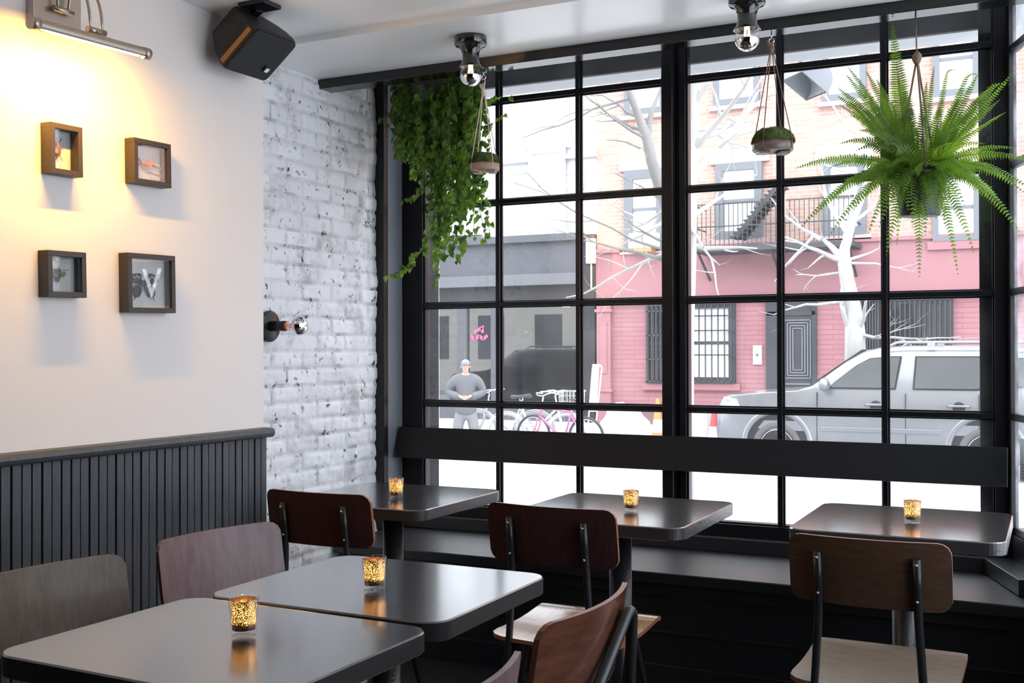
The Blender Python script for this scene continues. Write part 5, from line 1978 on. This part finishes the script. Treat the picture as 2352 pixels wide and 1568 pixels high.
def make_suv(label, loc, paint):
    """local frame: x runs from the nose (0) to the tail (4.85), y=0 is the side nearest the cafe, z up from the road"""
    t = thing('suv_car', label, 'car', loc)
    top = [(0.0, 0.86), (0.06, 1.00), (0.20, 1.10), (0.75, 1.155), (1.22, 1.19), (1.42, 1.26), (1.60, 1.40), (1.86, 1.60), (2.10, 1.74), (2.32, 1.79), (2.7, 1.81), (3.6, 1.81), (4.35, 1.78), (4.62, 1.72), (4.76, 1.45), (4.82, 1.10), (4.84, 0.9)]

    def topz(x):
        for a, b_ in zip(top[:-1], top[1:]):
            if a[0] <= x <= b_[0]:
                return a[1] + (b_[1] - a[1]) * (x - a[0]) / (b_[0] - a[0])
        return top[-1][1]

    W = 1.99
    BELT = 1.19
    rings = []
    for x in sorted(set([p[0] for p in top] + [0.4, 1.0, 3.1, 4.0, 4.5])):
        z1 = topz(x)
        nose = 0.20 * max(0, 1 - x / 0.45) ** 1.5 + 0.10 * max(0, 1 - (4.84 - x) / 0.35) ** 1.5
        hw = W / 2 - nose
        bl = min(BELT, z1 - 0.04)
        cab = min(1.0, max(0.0, (z1 - BELT) / 0.6))
        rw = hw - 0.05 - 0.21 * cab
        half = [(hw - 0.10, 0.30), (hw - 0.015, 0.42), (hw, 0.62), (hw - 0.005, 0.90), (hw - 0.035, bl), (rw + 0.015, z1 - 0.10 * cab - 0.02), (rw - 0.06, z1 - 0.02), (rw * 0.5, z1)]
        ring = [(x, W / 2 - y, z) for y, z in half] + [(x, W / 2 + y, z) for y, z in half[::-1]]
        rings.append(ring)
    obj('body', loft(rings, smooth=True), paint, t, bevel=0.0)

    def side_y(z):
        cab = 1.0
        return 0.04 + max(0.0, (z - BELT)) / 0.52 * 0.200 - 0.008

    def pane(pts, name='side_window', mt='car_glass', off=0.0):
        mb = MB()
        n = len(pts)
        vs = [(x, side_y(z) - off, z) for x, z in pts] + [(x, side_y(z) + 0.02, z) for x, z in pts]
        mb.add(vs, [tuple(range(n)), tuple(range(n, 2 * n))[::-1]] + [(i, (i + 1) % n, n + (i + 1) % n, n + i) for i in range(n)])
        return obj(name, mb, mt, t)
    z0, zt_ = 1.205, 1.66
    for pts in ([(1.66, z0), (1.74, 1.30), (2.02, 1.53), (2.20, 1.63), (2.50, zt_), (2.62, zt_), (2.56, z0)],
                [(2.78, z0), (2.80, zt_), (3.62, zt_), (3.68, 1.60), (3.66, z0 + 0.02), (3.60, z0)],
                [(3.98, z0 + 0.04), (3.93, zt_ - 0.02), (4.58, zt_ - 0.03), (4.66, z0 + 0.06)]):
        pane(pts, 'window_trim', 'arch', 0.018)
        c_x = sum(p[0] for p in pts) / len(pts)
        c_z = sum(p[1] for p in pts) / len(pts)
        pane([(c_x + (p[0] - c_x) * 0.955, c_z + (p[1] - c_z) * 0.93) for p in pts], off=0.026)
    # windscreen
    s = MB()
    pts = [(1.44, 0.30, 1.285), (1.44, 1.69, 1.285), (2.08, 1.60, 1.742), (2.08, 0.39, 1.742)]
    s.add([(x - 0.02, y, z + 0.012) for x, y, z in pts] + [(x + 0.02, y, z - 0.02) for x, y, z in pts], [(0, 1, 2, 3), (7, 6, 5, 4), (0, 4, 5, 1), (1, 5, 6, 2), (2, 6, 7, 3), (3, 7, 4, 0)])
    obj('windscreen', s, 'car_glass', t)
    for xw in (0.93, 3.705):
        for far in (0, 1):
            y_ = -0.004 if not far else W - 0.196
            ar = obj('wheel_arch', MB().lathe([(0.0, 0.0), (0.435, 0.0), (0.435, 0.19), (0.0, 0.19)], 36, (xw, y_ + 0.006, 0.39), 'y'), 'arch', t)
            if not far:
                obj('arch_flare', MB().lathe([(0.435, 0.03), (0.435, -0.006), (0.46, -0.016), (0.50, -0.004), (0.53, 0.03)], 40, (xw, 0.004, 0.40), 'y'), paint, ar)
            yw = -0.008 if not far else W - 0.225
            wt = obj('wheel', MB().lathe([(0.25, 0.03), (0.255, 0.005), (0.30, -0.004), (0.345, 0.01), (0.365, 0.04), (0.365, 0.20), (0.34, 0.232), (0.25, 0.232)], 40, (xw, yw, 0.365), 'y'), 'tyre', t)
            rm = MB()
            rm.lathe([(0.252, 0.02), (0.235, 0.006), (0.222, 0.02), (0.222, 0.06)], 40, (xw, yw, 0.365), 'y')
            rm.lathe([(0.0, 0.012), (0.055, 0.016), (0.06, 0.05)], 24, (xw, yw, 0.365), 'y')
            for k in range(5):
                a = 2 * PI * k / 5 + 0.35
                rm.bar((xw, yw + 0.035, 0.365), (xw + 0.235 * math.cos(a), yw + 0.025, 0.365 + 0.235 * math.sin(a)), 0.085, 0.028, up=(0, 1, 0))
            rm.lathe([(0.0, 0.085), (0.225, 0.085)], 30, (xw, yw, 0.365), 'y', mi=1)
            obj('rim', rm, ['alloy', 'arch'], wt)
    s = MB()
    for y_ in (0.27, W - 0.27):
        s.tube(smooth_path([(2.45, y_, 1.795), (2.55, y_, 1.855), (4.25, y_, 1.85), (4.40, y_, 1.775)], 0.06, 4), 0.018, 8)
        s.box((2.95, y_ - 0.02, 1.79), (3.05, y_ + 0.02, 1.86))
        s.box((3.72, y_ - 0.02, 1.79), (3.82, y_ + 0.02, 1.86))
    obj('roof_rail', s, 'trim_grey', t)
    mr_ = MB()
    mr_.lathe([(0.0, -0.13), (0.06, -0.12), (0.095, -0.05), (0.095, 0.05), (0.06, 0.12), (0.0, 0.13)], 16, (0, 0, 0), 'y')
    mr_.transform(Matrix.Translation((1.63, -0.13, 1.265)) @ Matrix.Scale(0.75, 4, (1, 0, 0)))
    obj('wing_mirror', mr_, paint, t)
    for xh in (2.30, 3.37):
        s = MB()
        s.lathe([(0.0, 0.0), (0.075, 0.0), (0.08, 0.012)], 18, (xh, -0.004, 0.965), 'y', mi=1)
        s.tube(smooth_path([(xh - 0.14, 0.0, 0.985), (xh - 0.12, -0.035, 0.99), (xh + 0.12, -0.035, 0.99), (xh + 0.14, 0.0, 0.985)], 0.02, 4), 0.016, 8)
        obj('door_handle', s, [paint, 'arch'], t)
    s = MB()
    for xs_ in (1.50, 2.69, 3.62):
        s.box((xs_ - 0.004, -0.004, 0.45), (xs_ + 0.004, 0.02, 1.15))
    obj('door_gap', s, 'arch', t)
    obj('side_moulding', MB().box((1.55, -0.018, 0.60), (3.15, 0.01, 0.665)), paint, t, bevel=0.008)
    obj('sill_trim', MB().box((1.36, 0.0, 0.30), (3.25, 0.05, 0.40)), 'trim_grey', t, bevel=0.01)
    s = MB()
    s.add([(0.045, 0.22, 0.84), (0.09, 0.10, 0.84), (0.40, 0.005, 0.90), (0.33, 0.015, 1.03), (0.13, 0.14, 1.06), (0.05, 0.24, 0.98),
           (0.2, 0.3, 0.84), (0.2, 0.3, 0.84), (0.4, 0.10, 0.90), (0.33, 0.10, 1.03), (0.2, 0.3, 1.06), (0.2, 0.3, 0.98)],
          [(0, 1, 2, 3, 4, 5), (11, 10, 9, 8, 7, 6), (0, 6, 7, 1), (1, 7, 8, 2), (2, 8, 9, 3), (3, 9, 10, 4), (4, 10, 11, 5), (5, 11, 6, 0)])
    obj('headlamp', s, 'lamp_clear', t)
    obj('front_bumper', loft([[(x, 0.22 - 0.0 + 0.10, 0.40), (x, 0.22, 0.62), (x, W - 0.22, 0.62), (x, W - 0.32, 0.40)] for x in (-0.03, 0.3)]), paint, t, bevel=0.02)
    obj('tail_lamp', MB().box((4.62, 0.02, 0.95), (4.80, 0.2, 1.35)), 'lamp_red', t, bevel=0.02)
    return t


xn = P(1641, 960, y=15.9).x
suv = make_suv('silver sport utility car parked across the street', Vector((xn, 15.85, GZ)), 'silver')
dup(suv, Vector((-15.6, 15.85, GZ)), 0, 'dark car parked across the street beyond the white brick wall', swap={'body': 'dark_paint', 'wing_mirror': 'dark_paint', 'arch_flare': 'dark_paint', 'front_bumper': 'dark_paint', 'side_moulding': 'dark_paint', 'door_handle': ['dark_paint', 'arch']})

# ------------------------------------------------------------------ street clutter
def make_cone(label, px, y, py_top, colour, zb=GZ):
    cp = P(px, 1000, y=y)
    cone = thing('traffic_cone', label, 'traffic cone', Vector((cp.x, y, zb)))
    hc = P(px, py_top, y=y).z - zb
    obj('base', MB().prism(rrect(0.38, 0.38, 0.04), 0.0, 0.03), colour, cone)
    cr = lambda z: 0.145 + (0.028 - 0.145) * z / hc
    obj('cone', MB().lathe([(cr(0.03), 0.03), (cr(hc), hc), (0.0, hc)], 28), colour, cone)
    obj('white_band', MB().lathe([(cr(hc * 0.42) + 0.003, hc * 0.42), (cr(hc * 0.64) + 0.003, hc * 0.64)], 28), 'blind', cone)
    return cone


MT['cone_orange'] = M('cone_orange', (0.85, 0.20, 0.06), 0.5)
MT['cone_red'] = M('cone_red', (0.45, 0.03, 0.04), 0.5)
make_cone('orange traffic cone with a white band at the kerb', 1511, 17.2, 915, 'cone_orange')
make_cone('red traffic cone with a white band at the nose of the silver car', 1640, 17.4, 938, 'cone_red')

bg = P(1432, 1000, y=18.6)
bag = MB()
vs, fs = [], []
nu, nv = 28, 14
for j in range(nv + 1):
    a = PI * j / nv
    for i in range(nu):
        b_ = 2 * PI * i / nu
        q = 1 + 0.40 * NZ.noise(Vector((math.cos(b_) * 1.8, math.sin(b_) * 1.8, a * 1.4))) + 0.10 * NZ.noise(Vector((math.cos(b_) * 5, math.sin(b_) * 5, a * 5)))
        vs.append((0.38 * math.sin(a) ** 0.8 * q * math.cos(b_), 0.36 * math.sin(a) ** 0.8 * q * math.sin(b_), max(0, 0.30 + 0.30 * math.cos(a) * q)))
for j in range(nv):
    for i in range(nu):
        i2 = (i + 1) % nu
        fs.append((j * nu + i, j * nu + i2, (j + 1) * nu + i2, (j + 1) * nu + i))
bag.add(vs, fs, 0, False)
tag(obj('rubbish_bag', bag, M('white_plastic', (0.80, 0.81, 0.83), 0.35), loc=Vector((bg.x, 18.6, SZ))), 'white crumpled rubbish bag on the pavement before the red house', 'bag')

bl = P(1603, 945, y=18.0)
blk = thing('concrete_block', 'pale concrete block on the pavement between the two traffic cones', 'block', Vector((bl.x, 18.05, SZ)))
obj('block', MB().prism([(-0.16, -0.15), (0.19, -0.15), (0.17, 0.35), (-0.16, 0.35)], 0.0, bl.z - SZ, 0.015), 'pavement', blk)
obj('cap', MB().box((-0.17, -0.16, bl.z - SZ), (0.20, 0.36, bl.z - SZ + 0.03)), 'kerb', blk, bevel=0.01)

# bicycles
MT['bike_white'] = M('white_bike_paint', (0.80, 0.81, 0.83), 0.3)
MT['bike_pink'] = M('pink_bike_paint', (0.60, 0.14, 0.32), 0.3)
MT['bike_black'] = M('black_saddle', (0.03, 0.03, 0.035), 0.5)
MT['bike_grey'] = M('grey_bike_parts', (0.45, 0.46, 0.48), 0.35, metal=0.4)


def make_bike(label, loc, rz, frame_m, tyre_m, basket=False, fender=True, step=False, lean=0.06):
    """local: x forward along the bike, wheels at +-0.52"""
    t = thing('bicycle', label, 'bicycle', loc, rz, 'bicycles parked at the far kerb')
    R = 0.335
    for xw in (-0.53, 0.53):
        wh = obj('wheel', MB().tube([(xw + R * math.cos(a), 0, R + R * math.sin(a)) for a in [2 * PI * k / 36 for k in range(36)]], 0.019, 8, closed=True), tyre_m, t)
        s = MB()
        s.tube([(xw + (R - 0.03) * math.cos(a), 0, R + (R - 0.03) * math.sin(a)) for a in [2 * PI * k / 36 for k in range(36)]], 0.010, 6, closed=True)
        s.lathe([(0.0, -0.04), (0.022, -0.04), (0.022, 0.04), (0.0, 0.04)], 12, (xw, 0, R), 'y')
        for k in range(18):
            a = 2 * PI * k / 18
            s.tube([(xw, 0.02 if k % 2 else -0.02, R), (xw + (R - 0.03) * math.cos(a), 0, R + (R - 0.03) * math.sin(a))], 0.0022, 4, caps=False)
        obj('rim', s, 'bike_grey', wh)
        if fender:
            a0, a1 = (20, 165) if xw > 0 else (15, 190)
            f_ = MB()
            pts = [math.radians(a0 + (a1 - a0) * k / 18) for k in range(19)]
            vs = []
            for a in pts:
                for (dy, dr) in ((-0.03, 0.030), (0.0, 0.042), (0.03, 0.030)):
                    vs.append((xw + (R + dr) * math.cos(a), dy, R + (R + dr) * math.sin(a)))
            f_.add(vs, [(i * 3 + j, i * 3 + j + 1, (i + 1) * 3 + j + 1, (i + 1) * 3 + j) for i in range(18) for j in range(2)], 0, True)
            obj('fender', f_, 'bike_white', t)
    BBk = Vector((-0.09, 0, 0.29))
    HT, HB = Vector((0.36, 0, 0.82)), Vector((0.40, 0, 0.66))
    ST = Vector((-0.25, 0, 0.78))
    RA, FA = Vector((-0.53, 0, R)), Vector((0.53, 0, R))
    s = MB()
    s.tube([BBk, ST], 0.017, 8)
    s.tube([BBk, HB], 0.021, 8)
    if step:
        s.tube(smooth_path([HT + Vector((0.01, 0, -0.05)), Vector((0.10, 0, 0.50)), Vector((-0.15, 0, 0.46))], 0.2, 6), 0.017, 8)
    else:
        s.tube([HT, ST + Vector((0.01, 0, -0.04))], 0.018, 8)
    s.tube([HT + Vector((-0.02, 0, 0.05)), HB + Vector((0.01, 0, -0.03))], 0.022, 8)
    for q in (-1, 1):
        s.tube([BBk + Vector((0, q * 0.03, 0)), RA + Vector((0, q * 0.06, 0))], 0.011, 6)
        s.tube([ST + Vector((0.02, q * 0.02, -0.06)), RA + Vector((0, q * 0.06, 0))], 0.010, 6)
        s.tube(smooth_path([HB + Vector((0.01, q * 0.05, -0.03)), HB + Vector((0.04, q * 0.05, -0.16)), FA + Vector((0, q * 0.05, 0))], 0.1, 4), 0.012, 6)
    obj('bike_frame', s, frame_m, t)
    s = MB()
    s.tube([ST, ST + Vector((-0.05, 0, 0.14))], 0.013, 8)
    s.lathe([(0.0, -0.15), (0.02, -0.14), (0.03, -0.05), (0.06, 0.03), (0.085, 0.10), (0.07, 0.13), (0.0, 0.14)], 14, (0, 0, 0), 'x')
    s2 = MB()
    s2.lathe([(0.0, -0.15), (0.02, -0.14), (0.03, -0.05), (0.06, 0.03), (0.085, 0.10), (0.07, 0.13), (0.0, 0.14)], 14, (0, 0, 0), 'x')
    s2.transform(Matrix.Translation(ST + Vector((-0.06, 0, 0.17))) @ Matrix.Scale(-1, 4, (1, 0, 0)) @ Matrix.Scale(0.45, 4, (0, 0, 1)))
    s3 = MB().tube([ST, ST + Vector((-0.05, 0, 0.15))], 0.013, 8)
    sd = obj('saddle', s2, 'bike_black', t)
    obj('seat_post', s3, 'bike_grey', sd)
    s = MB()
    s.tube([HT, HT + Vector((-0.03, 0, 0.16))], 0.013, 8)
    hb = HT + Vector((-0.03, 0, 0.17))
    s.tube(smooth_path([hb + Vector((-0.20, -0.28, 0.06)), hb + Vector((-0.06, -0.27, 0.07)), hb + Vector((0.05, -0.10, 0.02)), hb, hb + Vector((0.05, 0.10, 0.02)), hb + Vector((-0.06, 0.27, 0.07)), hb + Vector((-0.20, 0.28, 0.06))], 0.06, 4), 0.012, 8)
    obj('handlebar', s, 'bike_white' if basket else 'bike_grey', t)
    s = MB()
    s.lathe([(0.0, -0.006), (0.09, -0.006), (0.09, 0.006), (0.0, 0.006)], 24, BBk + Vector((0, -0.05, 0)), 'y')
    s.bar(BBk + Vector((0, -0.07, 0)), BBk + Vector((0.12, -0.07, -0.12)), 0.02, 0.012)
    s.bar(BBk + Vector((0, 0.07, 0)), BBk + Vector((-0.12, 0.07, 0.12)), 0.02, 0.012)
    s.box(tuple(BBk + Vector((0.08, -0.16, -0.135))), tuple(BBk + Vector((0.17, -0.07, -0.11))))
    s.box(tuple(BBk + Vector((-0.17, 0.07, 0.11))), tuple(BBk + Vector((-0.08, 0.16, 0.135))))
    obj('crank', s, 'bike_grey', t)
    if basket:
        s = MB()
        x0_, x1_, y_, z0_, z1_ = 0.44, 0.80, 0.19, 0.78, 1.06
        for z in (z0_, z0_ + 0.10, z0_ + 0.2):
            s.tube([(x0_, -y_, z), (x1_, -y_, z), (x1_, y_, z), (x0_, y_, z)], 0.004, 5, closed=True)
        s.tube([(x0_ - 0.02, -y_ - 0.02, z1_), (x1_ + 0.02, -y_ - 0.02, z1_), (x1_ + 0.02, y_ + 0.02, z1_), (x0_ - 0.02, y_ + 0.02, z1_)], 0.012, 8, closed=True)
        for k in range(7):
            x = x0_ + (x1_ - x0_) * k / 6
            s.tube([(x, -y_ - 0.02, z1_), (x, -y_, z0_), (x, y_, z0_), (x, y_ + 0.02, z1_)], 0.004, 5)
        for k in range(5):
            y = -y_ + 2 * y_ * k / 4
            s.tube([(x0_, y, z1_), (x0_, y, z0_), (x1_, y, z0_), (x1_, y, z1_)], 0.004, 5)
        obj('basket', s, 'bike_white', t)
    s = MB().tube([BBk + Vector((-0.05, 0.03, 0)), BBk + Vector((-0.14, 0.20, -0.27))], 0.009, 6)
    obj('kickstand', s, 'bike_grey', t)
    return t


KB = lambda px, y: Vector((P(px, 960, y=y).x, y, GZ if y < 17.7 else SZ))
make_bike('white bicycle with a wire basket and white mudguards at the kerb', KB(1232, 17.0), math.radians(12), 'bike_white', 'bike_white', basket=True, step=True)
make_bike('pink framed bicycle with black tyres in front of the white one', KB(1285, 16.4), math.radians(168), 'bike_pink', 'bike_black', fender=False)
make_bike('pale bicycle nearest the person with its wheels behind the left window bars', KB(1165, 17.4), math.radians(190), 'bike_grey', 'bike_grey', fender=True)
hs = KB(1362, 18.2)
hoop = thing('sign_frame', 'tall white leaning hoop frame standing behind the bicycles', 'stand', hs)
ztop_ = P(1345, 838, y=18.2).z - SZ
s = MB().tube(smooth_path([(-0.12, 0.0, 0.0), (-0.02, 0.05, ztop_), (0.16, 0.05, ztop_), (0.02, 0.0, 0.0)], 0.08, 6), 0.014, 8)
obj('hoop', s, 'bike_white', hoop)
obj('panel', MB().add([(-0.085, 0.02, 0.5), (0.05, 0.02, 0.5), (0.10, 0.05, 1.35), (-0.03, 0.05, 1.35), (-0.085, 0.04, 0.5), (0.05, 0.04, 0.5), (0.10, 0.07, 1.35), (-0.03, 0.07, 1.35)], [(0, 1, 2, 3), (7, 6, 5, 4), (0, 4, 5, 1), (1, 5, 6, 2), (2, 6, 7, 3), (3, 7, 4, 0)]), 'blind', hoop)

# ------------------------------------------------------------------ person
MT['skin'] = M('skin', (0.55, 0.36, 0.28), 0.6)
MT['jacket'] = M('grey_jacket', (0.12, 0.125, 0.14), 0.85, bump=(14, 0.6))
MT['trousers'] = M('grey_trousers', (0.20, 0.205, 0.22), 0.85, bump=(10, 0.5))
MT['cap'] = M('blue_grey_cap', (0.22, 0.23, 0.33), 0.8)


def skin_mesh(name, nodes, edges, mat, parent, sub=2, root=0):
    """nodes: list of (x, y, z, rx, ry)"""
    me = bpy.data.meshes.new(name)
    me.from_pydata([n_[:3] for n_ in nodes], edges, [])
    o = bpy.data.objects.new(name, me)
    COL.objects.link(o)
    md = o.modifiers.new('skin', 'SKIN')
    md.use_smooth_shade = True
    ly = me.skin_vertices[0].data if me.skin_vertices else None
    if ly is None:
        bm = bmesh.new()
        bm.from_mesh(me)
        bm.verts.layers.skin.verify()
        bm.to_mesh(me)
        bm.free()
        ly = me.skin_vertices[0].data
    for i, n_ in enumerate(nodes):
        ly[i].radius = (n_[3], n_[4] if len(n_) > 4 else n_[3])
        ly[i].use_root = (i == root)
    sb = o.modifiers.new('smooth', 'SUBSURF')
    sb.levels = sub
    sb.render_levels = sub
    me.materials.append(MT[mat])
    o.parent = parent
    return o


pp = KB(1070, 16.2)
man = thing('person', 'person in a dark jacket and cap looking down at their joined hands', 'person', pp, math.radians(24))
man.scale = (0.85, 0.90, 0.91)
# local: faces -y (towards the cafe), z from the feet
N_, E_ = [], []


def nd(*a):
    N_.append(a)
    return len(N_) - 1


def ln(*ids):
    for a, b_ in zip(ids[:-1], ids[1:]):
        E_.append((a, b_))


pel = nd(0, 0.02, 0.93, 0.135, 0.10)
wa_ = nd(0, 0.02, 1.08, 0.135, 0.10)
ch_ = nd(0, 0.02, 1.28, 0.165, 0.11)
ub = nd(0, 0.02, 1.42, 0.12, 0.085)
nk = nd(0, -0.005, 1.50, 0.055, 0.055)
jw = nd(0, -0.045, 1.56, 0.062, 0.075)
hd = nd(0, -0.045, 1.64, 0.078, 0.098)
tp_ = nd(0, -0.025, 1.715, 0.068, 0.085)
ln(pel, wa_, ch_, ub, nk, jw, hd, tp_)
for q in (-1, 1):
    sh_ = nd(q * 0.20, 0.02, 1.40, 0.062)
    el = nd(q * 0.30, 0.05, 1.15, 0.046)
    wr = nd(q * 0.07, -0.22, 1.07, 0.029, 0.026)
    pm = nd(q * 0.035, -0.27, 1.06, 0.030, 0.020)
    ln(ub, sh_, el, wr, pm)
    for k in range(4):
        a = nd(q * (0.015 - 0.006 * k) + 0.01 * q, -0.305, 1.075 - 0.018 * k, 0.009)
        b_ = nd(-q * 0.012, -0.322 + 0.006 * k, 1.068 - 0.018 * k, 0.008)
        ln(pm, a, b_)
    th1 = nd(q * 0.015, -0.275, 1.095, 0.010)
    th2 = nd(q * 0.004, -0.300, 1.105, 0.009)
    ln(pm, th1, th2)
    hp = nd(q * 0.095, 0.02, 0.88, 0.095)
    kn_ = nd(q * 0.14, 0.0, 0.48, 0.062)
    an = nd(q * 0.155, 0.04, 0.09, 0.042)
    ft = nd(q * 0.17, -0.10, 0.045, 0.045, 0.035)
    ln(pel, hp, kn_, an, ft)
skin_mesh('body', N_, E_, 'skin', man)
N_, E_ = [], []
a0_ = nd(0, 0.02, 0.70, 0.215, 0.160)
a = nd(0, 0.02, 0.80, 0.225, 0.165)
b_ = nd(0, 0.02, 1.02, 0.225, 0.170)
c_ = nd(0, 0.02, 1.26, 0.240, 0.170)
d_ = nd(0, 0.02, 1.42, 0.170, 0.125)
e_ = nd(0, -0.005, 1.51, 0.095, 0.092)
ln(a0_, a, b_, c_, d_, e_)
for q in (-1, 1):
    s1 = nd(q * 0.235, 0.02, 1.38, 0.108)
    s2_ = nd(q * 0.36, 0.03, 1.14, 0.092)
    s3_ = nd(q * 0.12, -0.19, 1.075, 0.060)
    ln(d_, s1, s2_, s3_)
skin_mesh('jacket', N_, E_, 'jacket', man)
N_, E_ = [], []
a = nd(0, 0.02, 0.92, 0.150, 0.115)
b_ = nd(0, 0.02, 0.84, 0.150, 0.115)
ln(a, b_)
for q in (-1, 1):
    h_ = nd(q * 0.125, 0.02, 0.72, 0.122)
    k_ = nd(q * 0.165, 0.0, 0.46, 0.110)
    f_ = nd(q * 0.160, 0.03, 0.10, 0.085)
    ln(b_, h_, k_, f_)
skin_mesh('trousers', N_, E_, 'trousers', man)
for q in (-1, 1):
    s = MB().lathe([(0.0, 0.0), (0.05, 0.0), (0.052, 0.03), (0.045, 0.07), (0.03, 0.09), (0.0, 0.095)], 16)
    s.transform(Matrix.Translation((q * 0.17, -0.05, 0.0)) @ Matrix.Scale(2.3, 4, (0, 1, 0)))
    obj('shoe', s, 'bike_black', man)
s = MB()
hc_ = Vector((0, -0.03, 1.675))
vs, fs = [], []
for j in range(7):
    a = PI / 2 * j / 6
    for i in range(24):
        b_ = 2 * PI * i / 24
        vs.append((hc_.x + 0.092 * math.cos(a) * math.cos(b_), hc_.y + 0.112 * math.cos(a) * math.sin(b_), hc_.z + 0.085 * math.sin(a)))
for j in range(6):
    for i in range(24):
        i2 = (i + 1) % 24
        fs.append((j * 24 + i, j * 24 + i2, (j + 1) * 24 + i2, (j + 1) * 24 + i))
s.add(vs, fs, 0, True)
br_ = [(0.085 * math.cos(a), -0.10 - 0.105 * math.sin(a)) for a in [PI * k / 12 for k in range(13)]]
s.prism([(hc_.x + x, y) for x, y in br_][::-1], 1.668, 1.676)
obj('cap', s, 'cap', man)
s = MB()
s.lathe([(0.0, -0.022), (0.013, 0.0), (0.0, 0.01)], 10, (0, -0.150, 1.615), 'z')
obj('nose', s, 'skin', man)
s = MB()
for q in (-1, 1):
    s.lathe([(0.0, -0.008), (0.008, 0.0), (0.0, 0.008)], 10, (q * 0.032, -0.128, 1.645), 'z')
obj('eyes', s, 'bike_black', man)
s = MB()
s.box((-0.025, -0.131, 1.573), (0.025, -0.122, 1.580))
obj('mouth', s, M('lips', (0.40, 0.20, 0.18), 0.5), man)
s = MB()
for q in (-1, 1):
    s.lathe([(0.0, -0.03), (0.014, -0.015), (0.016, 0.01), (0.0, 0.03)], 10, (q * 0.085, -0.03, 1.62), 'z')
obj('ears', s, 'skin', man)
